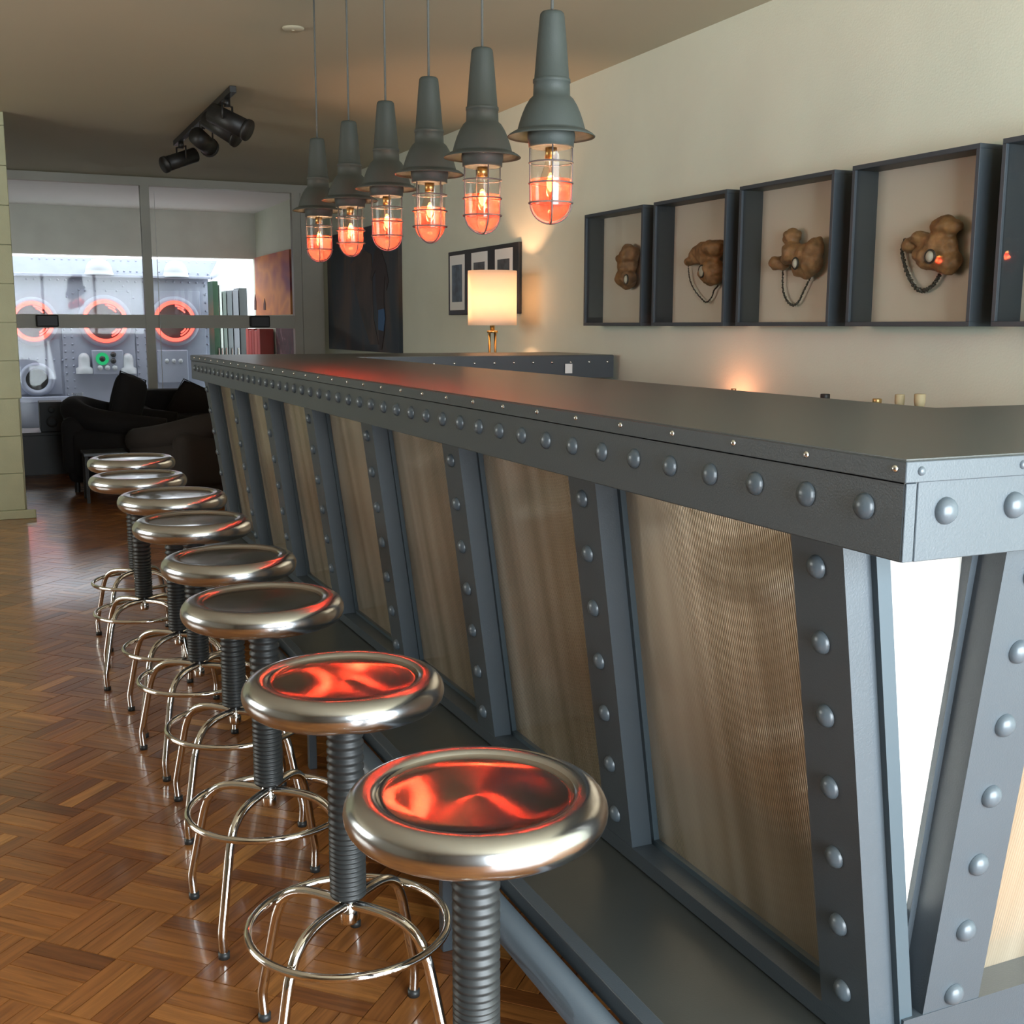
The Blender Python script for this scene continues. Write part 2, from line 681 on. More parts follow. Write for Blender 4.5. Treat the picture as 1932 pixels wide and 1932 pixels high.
# glazed screen at the far end
scr = bmesh.new()
yw0, yw1 = YW-.04, YW+.04
box(scr, -1.15, WX, yw0, yw1, 2.69, CZ)
box(scr, -1.15, WX, yw0+.01, yw1-.01, 1.325, 1.455)
for x0 in (-.55, 1.445, 2.93):
    box(scr, x0, x0+.085, yw0, yw1, 0, 2.69)
box(scr, 3.015, WX, yw0-.02, yw1, 0, 2.69)
box(scr, -1.15, 3.0, yw0, yw1, 0, .09)
win3 = struct('window_3', mesh_of(scr, 'window_3', MT['trim']))
for a, b in ((-1.15, -.55), (-.465, 1.445), (1.53, 2.93)):
    for z0, z1 in ((.09, 1.335), (1.445, 2.69)):
        obj('glass_pane', mesh_of(bx(a, b, YW-.004, YW+.004, z0, z1), 'glass_pane', MT['winglass']), win3)
for x0 in (.44, 2.46):
    obj('lock_case', mesh_of(bx(x0, x0+.2, YW-.10, YW-.03, 1.335, 1.45, bevel=.012), 'lock_case', MT['black']), win3)

# far room: lintel over a wide opening, side walls are the long walls of the house
struct('wall_lintel', mesh_of(bx(XL, WX, YL, YL+.2, 2.20, CZ), 'wall_lintel', MT['blind']))
# ------------------------------------------------------------------ the bar
BX0, BX1 = 1.0, 1.70          # fascia front, serving side
BY0, BY1 = 1.06, 6.42         # near end, far end
ZT, ZB = 1.197, 1.070
LEGX = 3.02                   # how far the near leg runs along
FLY0 = 5.70                   # serving edge of the far leg
bar = thing('bar_counter', 'long U-shaped blue-grey riveted metal bar counter with ribbed glass front panels', 'bar counter', (1.35, 3.7, 0))
# top: U shaped sheet
bm = bmesh.new()
prof = [(BX0, BY0), (LEGX, BY0), (LEGX, 1.73), (BX1, 1.73), (BX1, FLY0), (3.2, FLY0), (3.2, BY1), (BX0, BY1)]
vb = [bm.verts.new((x, y, ZT-.03)) for x, y in prof]
vt = [bm.verts.new((x, y, ZT)) for x, y in prof]
bm.faces.new(vt)
bm.faces.new(vb[::-1])
for i in range(8):
    j = (i+1) % 8
    bm.faces.new((vb[i], vb[j], vt[j], vt[i]))
bmesh.ops.bevel(bm, geom=[e for e in bm.edges if all(v.co.z > ZT-.001 for v in e.verts)], offset=.003, segments=2, affect='EDGES')
obj('worktop', mesh_of(bm, 'worktop', MT['top']), bar)

rv = dome(bmesh.new(), .0175, .0125, 20, 5)
RIVET = mesh_of(rv, 'rivet', MT['rivet'], True)
SCREW = mesh_of(dome(bmesh.new(), .005, .004, 10, 3), 'screw', MT['screw'], True)
RIVETS = mesh_of(dome(bmesh.new(), .008, .006, 10, 3), 'rivet', MT['screw'], True)
ROTX, ROTY = (0, -PI/2, 0), (PI/2, 0, 0)      # head towards -X / towards -Y


def rivet(parent, loc, rot, me=None, name='rivet'):
    o = obj(name, me or RIVET, parent, loc)
    o.rotation_euler = rot
    return o


# front fascia plate + cap strip
fas = obj('front_fascia', mesh_of(bx(BX0, BX0+.02, BY0, BY1, ZB, ZT-.004, bevel=.002), 'front_fascia', MT['paint']), bar)
cap = obj('cap_strip', mesh_of(bx(BX0-.004, BX0, BY0-.002, BY1, ZT-.028, ZT-.002, bevel=.001, seg=1), 'cap_strip', MT['paint']), bar)
y = 1.128
while y < BY1-.05:
    rivet(fas, (BX0, y, 1.131), ROTX)
    y += .1148
y = 1.074
while y < BY1-.05:
    rivet(cap, (BX0-.004, y, 1.185), ROTX, SCREW, 'screw')
    y += .168
# near-end fascia
fas2 = obj('end_fascia', mesh_of(bx(BX0+.0195, LEGX, BY0-.0015, BY0+.02, ZB, ZT-.004, bevel=.001, seg=1), 'end_fascia', MT['paint']), bar)
obj('corner_strip', mesh_of(bx(BX0+.0005, BX0+.0175, BY0-.002, BY0, ZB+.0005, ZT-.029, bevel=.0008, seg=1), 'corner_strip', MT['paint']), bar)
cap2 = obj('cap_strip', mesh_of(bx(BX0-.004, LEGX, BY0-.005, BY0, ZT-.028, ZT-.002, bevel=.001, seg=1), 'cap_strip', MT['paint']), bar)
x = 1.066
while x < LEGX-.03:
    rivet(fas2, (x, BY0-.0015, 1.131), ROTY)
    x += .1148
x = 1.02
while x < LEGX-.03:
    rivet(cap2, (x, BY0-.005, 1.183), ROTY, mesh_of(dome(bmesh.new(), .006, .004, 10, 3), 'screw', MT['rivet'], True) if x < 1.03 else cap2.children[0].data, 'screw')
    x += .168
# inner (serving side) fascias
obj('inner_fascia', mesh_of(bx(BX1-.02, BX1, 1.73, FLY0, ZB, ZT-.004), 'inner_fascia', MT['paint']), bar)
obj('inner_fascia', mesh_of(bx(BX1, LEGX, 1.71, 1.73, ZB, ZT-.004), 'inner_fascia', MT['paint']), bar)
fas3 = obj('inner_fascia', mesh_of(bx(BX1-.02, 3.2, FLY0-.002, FLY0+.02, ZB, ZT-.004, bevel=.001), 'inner_fascia', MT['paint']), bar)
obj('end_cap', mesh_of(bx(3.185, 3.2, FLY0+.02, BY1, ZB, ZT-.004), 'end_cap', MT['paint']), bar)
obj('end_fascia', mesh_of(bx(BX0+.02, 3.185, BY1-.02, BY1, ZB, ZT-.004), 'end_fascia', MT['paint']), bar)
for k in range(12):
    rivet(fas3, (3.16-.1148*k, FLY0-.002, 1.158), ROTY, RIVETS)

LEAN = .13


def xo(z, off=0):
    return 1.037+LEAN*(1.055-z)+off


def yo(z, off=0):
    return 1.097+LEAN*(1.055-z)+off


ZL, ZH = .27, 1.085
PW, PD = .112, .058
nposts = 8
ROTXL = (0, -PI/2-math.atan(LEAN), 0)
ROTYL = (PI/2+math.atan(LEAN), 0, 0)
for k in range(nposts):
    yr = 1.207+.703*k
    p = obj('post', mesh_of(hexa([(xo(ZL), yr, ZL), (xo(ZL, PD), yr, ZL), (xo(ZL, PD), yr+PW, ZL), (xo(ZL), yr+PW, ZL),
                                   (xo(ZH), yr, ZH), (xo(ZH, PD), yr, ZH), (xo(ZH, PD), yr+PW, ZH), (xo(ZH), yr+PW, ZH)]), 'post', MT['paint']), bar)
    for q in range(7):
        z = 1.023-.111*q
        rivet(p, (xo(z)-.0005, yr+.057, z), ROTXL)
    # glazing beads either side
    for ya, yb in ((yr-.012, yr), (yr+PW, yr+PW+.012)):
        obj('glazing_bead', mesh_of(hexa([(xo(ZL, PD-.012), ya, ZL), (xo(ZL, PD+.012), ya, ZL), (xo(ZL, PD+.012), yb, ZL), (xo(ZL, PD-.012), yb, ZL),
                                        (xo(ZH, PD-.012), ya, ZH), (xo(ZH, PD+.012), ya, ZH), (xo(ZH, PD+.012), yb, ZH), (xo(ZH, PD-.012), yb, ZH)]), 'glazing_bead', MT['bead']), bar)
    if k < nposts-1:
        ya, yb = yr+PW, yr+.703
        za = .30
        obj('ribbed_panel', mesh_of(hexa([(xo(za, PD), ya, za), (xo(za, PD+.008), ya, za), (xo(za, PD+.008), yb, za), (xo(za, PD), yb, za),
                                            (xo(ZH, PD), ya, ZH), (xo(ZH, PD+.008), ya, ZH), (xo(ZH, PD+.008), yb, ZH), (xo(ZH, PD), yb, ZH)]), 'ribbed_panel', MT['reed']), bar)
        obj('glazing_bead', mesh_of(hexa([(xo(.305, PD-.012), ya, .305), (xo(.305, PD), ya, .305), (xo(.305, PD), yb, .305), (xo(.305, PD-.012), yb, .305),
                                        (xo(.318, PD-.012), ya, .318), (xo(.318, PD), ya, .318), (xo(.318, PD), yb, .318), (xo(.318, PD-.012), yb, .318)]), 'glazing_bead', MT['bead']), bar)
yE = 1.207+.703*7+PW
zr0, zr1 = .27, .305
obj('bottom_rail', mesh_of(hexa([(xo(zr0, -.001), 1.16, zr0), (xo(zr0, PD), 1.16, zr0), (xo(zr0, PD), yE, zr0), (xo(zr0, -.001), yE, zr0),
                                  (xo(zr1, -.001), 1.16, zr1), (xo(zr1, PD), 1.16, zr1), (xo(zr1, PD), yE, zr1), (xo(zr1, -.001), yE, zr1)]), 'bottom_rail', MT['paint']), bar)
# near end posts
for k in range(3):
    xr = 1.217+.703*k
    if xr+PW > LEGX:
        break
    p = obj('post', mesh_of(hexa([(xr, yo(ZL), ZL), (xr+PW, yo(ZL), ZL), (xr+PW, yo(ZL, PD), ZL), (xr, yo(ZL, PD), ZL),
                                   (xr, yo(ZH), ZH), (xr+PW, yo(ZH), ZH), (xr+PW, yo(ZH, PD), ZH), (xr, yo(ZH, PD), ZH)]), 'post', MT['paint']), bar)
    for q in range(7):
        z = 1.023-.111*q
        rivet(p, (xr+.056, yo(z)-.0005, z), ROTYL)
    xa, xb = xr+PW, min(xr+.703, LEGX-.03)
    obj('ribbed_panel', mesh_of(hexa([(xa, yo(.30, PD), .30), (xb, yo(.30, PD), .30), (xb, yo(.30, PD+.008), .30), (xa, yo(.30, PD+.008), .30),
                                        (xa, yo(ZH, PD), ZH), (xb, yo(ZH, PD), ZH), (xb, yo(ZH, PD+.008), ZH), (xa, yo(ZH, PD+.008), ZH)]), 'ribbed_panel', MT['reed']), bar)
    for ya_, yb_ in ((xr-.011, xr), (xr+PW, xr+PW+.011)):
        obj('glazing_bead', mesh_of(hexa([(ya_, yo(ZL, PD-.012), ZL), (yb_, yo(ZL, PD-.012), ZL), (yb_, yo(ZL, PD+.012), ZL), (ya_, yo(ZL, PD+.012), ZL),
                                            (ya_, yo(ZH, PD-.012), ZH), (yb_, yo(ZH, PD-.012), ZH), (yb_, yo(ZH, PD+.012), ZH), (ya_, yo(ZH, PD+.012), ZH)]), 'glazing_bead', MT['paint']), bar)
obj('bottom_rail', mesh_of(hexa([(1.18, yo(zr0, -.001), zr0), (LEGX, yo(zr0, -.001), zr0), (LEGX, yo(zr0, PD), zr0), (1.18, yo(zr0, PD), zr0),
                                  (1.18, yo(zr1+.03, -.001), zr1+.03), (LEGX, yo(zr1+.03, -.001), zr1+.03), (LEGX, yo(zr1+.03, PD), zr1+.03), (1.18, yo(zr1+.03, PD), zr1+.03)]), 'bottom_rail', MT['paint']), bar)
# opal corner panel between the first front post and the first end post, narrowing downwards


def L1(z, o=0):
    return Vector((xo(z, PD+.004), 1.207, z))


def L2(z, o=0):
    return Vector((1.217, yo(z, PD+.004), z))


def corner_quad(za, zb, thick, push=0):
    n = Vector((.35, .93, 0)).normalized()
    p = [L1(za)+n*push, L2(za)+n*push, L2(za)+n*(push+thick), L1(za)+n*(push+thick),
         L1(zb)+n*push, L2(zb)+n*push, L2(zb)+n*(push+thick), L1(zb)+n*(push+thick)]
    return hexa(p)


opal = obj('opal_corner_panel', mesh_of(corner_quad(.49, ZH, .006), 'opal_corner_panel', MT['opal']), bar)
opal['label'] = 'glowing white corner panel'
obj('corner_plate', mesh_of(corner_quad(ZL, .49, .006), 'corner_plate', MT['paint']), bar)
obj('added_glow_tube', mesh_of(lathe(bmesh.new(), [(0, .46), (.013, .46), (.013, 1.06), (0, 1.06)], 12, (1.225, 1.285, 0)), 'added_glow_tube', emit('added_tube_glow', (1, .97, .92), 120), True), bar)  # unseen tube added to make the opal panel glow
# unseen core put in to keep light from passing through the bar
obj('carcass_light_block', mesh_of(bx(1.30, 1.66, 1.40, 6.2, 0, ZB-.02), 'carcass_light_block', MT['paint']), bar)
obj('carcass_light_block', mesh_of(bx(1.661, LEGX-.05, 1.40, 1.66, 0, ZB-.02), 'carcass_light_block', MT['paint']), bar)
obj('carcass_light_block', mesh_of(bx(1.661, 3.15, 5.8, 6.2, 0, ZB-.02), 'carcass_light_block', MT['paint']), bar)
obj('end_panel', mesh_of(bx(1.12, 1.66, 6.24, 6.26, 0, ZB), 'end_panel', MT['paint']), bar)
obj('plinth', mesh_of(bx(1.17, 1.295, 1.25, 6.2, 0, .27), 'plinth', MT['paint']), bar)
obj('plinth', mesh_of(bx(1.30, LEGX-.05, 1.25, 1.39, 0, .27), 'plinth', MT['paint']), bar)
# foot ledge, edge trim, foot rail and its legs
obj('foot_ledge', mesh_of(bx(.902, 1.165, 1.0, 6.3, .25, .266), 'foot_ledge', MT['top']), bar)
obj('ledge_trim', mesh_of(bx(.872, .902, 1.0, 6.3, .236, .274, bevel=.002), 'ledge_trim', MT['paint']), bar)
obj('foot_rail', mesh_of(tube(bmesh.new(), [(.838, 1.0, .222), (.838, 6.3, .222)], .032, 24), 'foot_rail', MT['paint'], True), bar)
for k in range(4):
    yy = 2.2+1.15*k
    obj('rail_leg', mesh_of(bx(.826, .85, yy-.012, yy+.012, 0, .20, bevel=.002), 'rail_leg', MT['paint']), bar)

# ------------------------------------------------------------------ stools
def build_stool(seat_z, yaw):
    t = thing('bar_stool', '', 'stool', local=True)
    prof = [(0, .0175), (.05, .0178), (.10, .0188), (.125, .0200), (.133, .0212), (.1355, .0236), (.1385, .0262), (.143, .0278), (.1515, .0285)]
    for k in range(1, 13):
        a = PI/2-PI*k/12
        prof.append((.1515+.0285*math.cos(a), .0285*math.sin(a)))
    prof += [(.10, -.0285), (0, -.0285)]
    seat = obj('seat', mesh_of(lathe(bmesh.new(), prof, 72), 'seat', MT['steel'], True), t, (0, 0, seat_z))
    seat.data.materials.append(MT['dish'])
    for pl in seat.data.polygons:
        if pl.center.z > 0 and math.hypot(pl.center.x, pl.center.y) < .1345:
            pl.material_index = 1
    # corrugated sleeve: wide ribs above, tight below
    zt, zb = seat_z-.030, .318
    n = 30
    zs = [0]
    for k in range(n):
        zs.append(zs[-1]+(1.35 if k < 12 else (1.35-.55*min(1, (k-12)/6))))
    tot = zs[-1]
    prof = [(0, zt), (.031, zt)]
    for k in range(n):
        a = zt-(zt-zb)*zs[k]/tot
        b = zt-(zt-zb)*zs[k+1]/tot
        for f, r in ((.15, .0300), (.35, .0335), (.65, .0335), (.85, .0300)):
            prof.append((r, a+(b-a)*f))
    prof += [(.031, zb), (0, zb)]
    obj('corrugated_sleeve', mesh_of(lathe(bmesh.new(), prof, 32), 'corrugated_sleeve', MT['bellows'], True), t, (0, 0, 0))
    obj('seat_plate', mesh_of(cyl(.055, seat_z-.034, seat_z-.028, 24), 'seat_plate', MT['black']), t, (0, 0, 0))
    obj('hub', mesh_of(lathe(bmesh.new(), [(0, .264), (.015, .264), (.0165, .268), (.0165, .318), (0, .318)], 24), 'hub', MT['chrome'], True), t, (0, 0, 0))
    bmr = tube(bmesh.new(), [(.183*math.cos(2*PI*k/64), .183*math.sin(2*PI*k/64), .26) for k in range(64)], .0078, 12, closed=True)
    obj('foot_ring', mesh_of(bmr, 'foot_ring', MT['chrome'], True), t, (0, 0, 0))
    path = smooth_path([(.010, 0, .300), (.05, 0, .302), (.095, 0, .300), (.13, 0, .290), (.155, 0, .270), (.170, 0, .240), (.178, 0, .215), (.195, 0, .145), (.212, 0, .075), (.2155, 0, .055), (.214, 0, .03), (.212, 0, .012)], 5)
    lm = mesh_of(tube(bmesh.new(), path, .0100, 12), 'leg', MT['chrome'], True)
    fm = mesh_of(cyl(.0125, 0, .014, 16, (.212, 0, 0)), 'foot_cap', MT['rubber'], True)
    for k in range(4):
        lg = obj('leg', lm, t, (0, 0, 0))
        lg.rotation_euler = (0, 0, PI/4+k*PI/2)
        obj('foot_cap', fm, lg, (0, 0, 0))
    return t


stools = [(.567, 1.371, .708, 4, 'nearest steel bar stool, red lamp glow streaking across its dished seat'),
          (.544, 1.933, .710, -8, 'second steel bar stool from the camera, bright orange streak on its seat'),
          (.527, 2.519, .727, 3, 'third steel bar stool from the camera along the bar'),
          (.563, 3.108, .713, -3, 'fourth steel bar stool from the camera along the bar'),
          (.545, 3.595, .740, 6, 'fifth steel bar stool from the camera along the bar'),
          (.542, 3.996, .766, 2, 'sixth steel bar stool from the camera, third from the far end'),
          (.494, 4.555, .766, -5, 'seventh steel bar stool from the camera, next to the farthest'),
          (.532, 5.122, .772, 4, 'farthest steel bar stool, topmost in the row, by the dark armchairs')]
for x, y, z, yaw, lab in stools:
    t = build_stool(z, 0)
    t.location = (x, y, 0)
    t.rotation_euler = (0, 0, math.radians(yaw))
    t['label'] = lab
    t['group'] = 'steel screw stools along the bar'

# ------------------------------------------------------------------ pendants
PXX = 1.35


def lamp_light(name, loc, power, color, r, parent=None):
    d = bpy.data.lights.new(name, 'POINT')
    d.energy = power
    d.color = color
    d.shadow_soft_size = r
    o = bpy.data.objects.new(name, d)
    link(o)
    if parent:
        o.parent = parent
    o.location = loc
    return o


def build_pendant():
    t = thing('pendant_lamp', '', 'pendant lamp', local=True)
    Z0 = (0, 0, 0)
    prof = [(0, .302), (.012, .302), (.026, .3005), (.030, .296), (.0315, .288), (.0375, .225), (.0445, .140), (.0452, .139), (.0475, .138), (.0478, .130), (.046, .129), (.0472, .098),
            (.056, .090), (.066, .074), (.074, .056), (.081, .036), (.0865, .0165), (.0875, .0135), (.097, .010), (.107, .004), (.1125, -.001), (.1118, -.003), (.105, .0015), (.094, .0065), (.084, .0095), (.080, .030), (.064, .070), (.045, .092), (0, .093)]
    obj('shade', mesh_of(lathe(bmesh.new(), prof, 56), 'shade', MT['lamp'], True), t, Z0)
    obj('cord', mesh_of(cyl(.0038, .30, CZ-1.84, 8), 'cord', MT['cord'], True), t, Z0)
    obj('ceiling_cup', mesh_of(lathe(bmesh.new(), [(0, CZ-1.84-.03), (.02, CZ-1.84-.03), (.03, CZ-1.84-.001), (0, CZ-1.84-.001)], 24), 'ceiling_cup', MT['lamp'], True), t, Z0)
    obj('collar', mesh_of(lathe(bmesh.new(), [(0, .012), (.059, .012), (.061, .004), (.061, -.008), (.0585, -.012), (.058, -.027), (.050, -.029), (.048, -.012), (0, -.012)], 40), 'collar', MT['lamp'], True), t, Z0)
    gl = [(.0515, -.027), (.0515, -.060), (.0505, -.107)]
    obj('clear_glass', mesh_of(lathe(bmesh.new(), gl, 40), 'clear_glass', MT['clear'], True), t, Z0)
    rg = [(.0505, -.107), (.049, -.165)]
    for k in range(1, 9):
        a = PI/2*k/8
        rg.append((.049*math.cos(a), -.165-.047*math.sin(a)))
    rg[-1] = (0, -.212)
    obj('red_glass', mesh_of(lathe(bmesh.new(), rg, 40), 'red_glass', MT['redgl'], True), t, Z0)
    # cage: four bowed wires and three hoops
    wp = [(.0545, -.02), (.0545, -.06), (.0542, -.11), (.0535, -.165)]
    for k in range(1, 9):
        a = PI/2*k/8
        wp.append((.0535*math.cos(a), -.165-.0535*math.sin(a)))
    wb = mesh_of(tube(bmesh.new(), [(r, 0, z) for r, z in wp], .0021, 6), 'cage_wire', MT['cage'], True)
    for k in range(4):
        o = obj('cage_wire', wb, t, Z0)
        o.rotation_euler = (0, 0, k*PI/2)
    for z in (-.066, -.117, -.166):
        o = obj('cage_hoop', mesh_of(tube(bmesh.new(), [(.0562*math.cos(2*PI*k/36), .0562*math.sin(2*PI*k/36), z) for k in range(36)], .0023, 6, closed=True), 'cage_hoop', MT['cage'], True), t, Z0)
    # bulb
    bp = [(0, -.029), (.013, -.029), (.014, -.06), (.018, -.075), (.026, -.098), (.029, -.118), (.026, -.137), (.016, -.149), (0, -.153)]
    b = obj('bulb', mesh_of(lathe(bmesh.new(), bp, 28), 'bulb', MT['bulbg'], True), t, Z0)
    obj('lamp_socket', mesh_of(lathe(bmesh.new(), [(0, -.028), (.015, -.028), (.0155, -.055), (0, -.055)], 20), 'lamp_socket', MT['brass'], True), t, Z0)
    fl = bmesh.new()
    lathe(fl, [(0, -.096), (.006, -.1), (.0115, -.112), (.010, -.126), (.004, -.136), (0, -.138)], 14)
    obj('filament', mesh_of(fl, 'filament', MT['hot'], True), b, Z0)
    return t


pend = build_pendant()
pend_specs = [(2.748, 1.834, 2, 'nearest caged pendant lamp, largest of the row over the bar'),
              (3.202, 1.840, 20, 'second caged pendant lamp from the camera over the bar'),
              (3.645, 1.842, 45, 'third caged pendant lamp from the camera over the bar'),
              (4.090, 1.842, 15, 'fourth caged pendant lamp from the camera over the bar'),
              (4.552, 1.845, 40, 'fifth caged pendant lamp from the camera, next to the farthest'),
              (5.030, 1.847, 10, 'farthest caged pendant lamp, smallest of the row over the bar')]
for k, (y, z, yaw, lab) in enumerate(pend_specs):
    o = pend if k == 0 else dup(pend)
    o.location = (PXX, y, z)
    o.rotation_euler = (0, 0, math.radians(yaw)-YAW)
    o['label'] = lab
    o['group'] = 'caged red pendant lamps over the bar'
    for ch_ in o.children:
        if ch_.name.startswith('cord'):
            ch_.data = mesh_of(cyl(.0038, .30, CZ-z, 8), 'cord', MT['cord'], True)
        if ch_.name.startswith('ceiling_cup'):
            ch_.location = (0, 0, 1.84-z)
for k, (y, z, yaw, lab) in enumerate(pend_specs):
    lamp_light('pendant_bulb_light', (PXX, y, z-.124), 14, (1, .60, .38), .012)

# ------------------------------------------------------------------ shadow boxes with leather masks
def shadow_box(y0, label):
    """box on the right wall from y0 (near edge) over .64 m"""
    W, Hh, D, T = .64, .614, .13, .017
    z0 = 1.357
    t = thing('shadow_box', label, 'shadow box', (WX-D/2, y0+W/2, z0), group='grey shadow boxes on the right wall')
    x0, x1 = WX-D, WX-.001
    for a in ((x0, x1, y0, y0+W, z0, z0+T), (x0, x1, y0, y0+W, z0+Hh-T, z0+Hh), (x0, x1, y0, y0+T, z0+T, z0+Hh-T), (x0, x1, y0+W-T, y0+W, z0+T, z0+Hh-T)):
        obj('frame_board', mesh_of(bx(*a, bevel=.001, seg=1), 'frame_board', MT['framep']), t)
    obj('backing', mesh_of(bx(x1-.012, x1-.002, y0+T, y0+W-T, z0+T, z0+Hh-T), 'backing', MT['backing']), t)
    obj('front_glass', mesh_of(bx(x0+.012, x0+.015, y0+T, y0+W-T, z0+T, z0+Hh-T), 'front_glass', MT['boxglass']), t)
    return t


boxes = [(5.258, 'farthest grey shadow box, holding a long narrow leather mask'),
         (4.515, 'grey shadow box with a hooded leather mask, second from the far end'),
         (3.779, 'grey shadow box with the round-knobbed leather mask'),
         (3.035, 'large-looking grey shadow box with the stitched leather mask, second from the right edge'),
         (2.300, 'grey shadow box cut off by the right edge of the picture')]
for y0, lab in boxes:
    shadow_box(y0, lab)


def leather_mask(label, blobs, eye, chainpts, chain_r):
    """blobs: (px,py,rx_px,ry_px,depth) seen on the backing"""
    XB = WX-.022
    c = survey(blobs[0][0], blobs[0][1], X=XB)
    t = thing('leather_mask', label, 'mask', tuple(c), group='leather masks in the shadow boxes')
    bm = bmesh.new()
    for (px, py, rx, ry, dp, rot) in blobs:
        p = survey(px, py, X=XB-dp*.8)
        a = survey(px+rx, py, X=XB-dp*.8)
        b = survey(px, py+ry, X=XB-dp*.8)
        sy, sz = abs(a.y-p.y), abs(b.z-p.z)
        Mx = Matrix.Translation(p) @ Matrix.Rotation(rot, 4, 'X') @ Matrix.Diagonal((dp, sy, sz, 1))
        bmesh.ops.create_uvsphere(bm, u_segments=20, v_segments=12, radius=1, matrix=Mx)
    o = obj('leather_body', mesh_of(bm, 'leather_body', MT['leather'], True), t)
    md = o.modifiers.new('merge', 'REMESH')
    md.mode = 'VOXEL'
    md.voxel_size = .006
    md.use_smooth_shade = True
    tx = bpy.data.textures.new('leather_lumps', 'CLOUDS')
    tx.noise_scale = .05
    dm = o.modifiers.new('lumps', 'DISPLACE')
    dm.texture = tx
    dm.strength = .034
    dm.mid_level = .5
    sm = o.modifiers.new('soften', 'SMOOTH')
    sm.factor = .6
    sm.iterations = 2
    px, py, rx, ry, dx = eye
    p = survey(px, py, X=XB-dx)
    a = survey(px+rx, py, X=XB-dx)
    b = survey(px, py+ry, X=XB-dx)
    sy, sz = abs(a.y-p.y)*.75, abs(b.z-p.z)*.8
    e = bmesh.new()
    bmesh.ops.create_uvsphere(e, u_segments=16, v_segments=10, radius=1, matrix=Matrix.Translation(p) @ Matrix.Diagonal((.012, sy, sz, 1)))
    ey = obj('eyepiece', mesh_of(e, 'eyepiece', MT['metal_eye'], True), t)
    rim = tube(bmesh.new(), [(p.x-.002, p.y+sy*1.15*math.cos(2*PI*k/20), p.z+sz*1.1*math.sin(2*PI*k/20)) for k in range(20)], .004, 6, closed=True)
    obj('eye_rim', mesh_of(rim, 'eye_rim', MT['chain'], True), ey)
    if chainpts:
        pts = smooth_path([survey(x, y, X=XB-.012) for x, y in chainpts], 8)
        bm = bmesh.new()
        for k in range(0, len(pts)):
            q = pts[k]
            j = .0035*math.sin(k*2.1)
            Mx = Matrix.Translation(q+Vector((j*.5, j, -j*.4))) @ Matrix.Rotation(k*1.3, 4, 'X') @ Matrix.Diagonal((chain_r, chain_r*1.7, chain_r, 1))
            bmesh.ops.create_icosphere(bm, subdivisions=1, radius=1, matrix=Mx)
        tube(bm, pts, chain_r*.45, 6)
        obj('chain', mesh_of(bm, 'chain', MT['chain'], True), t)
    return t


leather_mask('long narrow brown leather mask in the farthest shadow box',
             [(1183, 500, 16, 36, .035, 0), (1187, 480, 13, 18, .045, 0), (1182, 525, 15, 19, .05, 0), (1172, 487, 5, 7, .03, 0)], (1182, 527, 4, 10, .088), None, .003)
leather_mask('hooded leather mask with a thin chain loop below it',
             [(1331, 478, 32, 22, .04, 0), (1318, 490, 25, 10, .035, 0), (1342, 512, 20, 26, .045, 0), (1345, 470, 20, 16, .05, 0)], (1324, 512, 6, 13, .075),
             [(1298, 495), (1301, 525), (1309, 545), (1322, 562), (1333, 570), (1343, 560), (1347, 548), (1354, 540)], .0035)
leather_mask('leather mask with two round knobs and a chain loop',
             [(1522, 492, 26, 33, .045, 0), (1495, 446, 15, 16, .04, 0), (1470, 498, 14, 14, .035, 0), (1497, 478, 18, 22, .05, 0), (1538, 468, 13, 22, .04, 0)], (1501, 497, 6, 12, .088),
             [(1477, 510), (1477, 545), (1484, 566), (1495, 576), (1506, 570), (1516, 550), (1528, 525)], .0045)
leather_mask('stitched leather mask with an oval eyepiece and a heavy chain strap',
             [(1770, 465, 34, 34, .045, 0), (1785, 430, 25, 20, .045, 0), (1757, 483, 28, 28, .05, 0), (1722, 460, 14, 16, .035, 0), (1790, 495, 22, 22, .04, 0), (1745, 450, 20, 14, .045, 0)], (1755, 484, 11, 14, .088),
             [(1708, 452), (1702, 472), (1707, 500), (1716, 525), (1730, 545), (1745, 548), (1762, 536), (1772, 520)], .0065)

# ------------------------------------------------------------------ pictures on the right wall
def on_wall(px, py):
    return survey(px, py, X=WX)


tp = thing('triple_picture', 'black frame of three mounted photographs behind the lit table lamp', 'picture', (WX-.01, 7.65, 1.435))
obj('frame', mesh_of(bx(WX-.025, WX-.001, 7.015, 8.29, 1.435, 1.90, bevel=.003), 'frame', MT['black']), tp)
phm = [mat('photo_print', c, .5, var=.6, vscale=14) for c in ((.06, .09, .12), (.07, .075, .08), (.065, .07, .075))]
for k in range(3):
    y1 = 8.25-.425*k
    y0 = y1-.29
    m_ = obj('mount', mesh_of(bx(WX-.028, WX-.0245, y0, y1, 1.47, 1.87), 'mount', MT['white']), tp)
    obj('photo', mesh_of(bx(WX-.0295, WX-.0275, y0+.045, y1-.045, 1.53, 1.80), 'photo', phm[k]), m_)


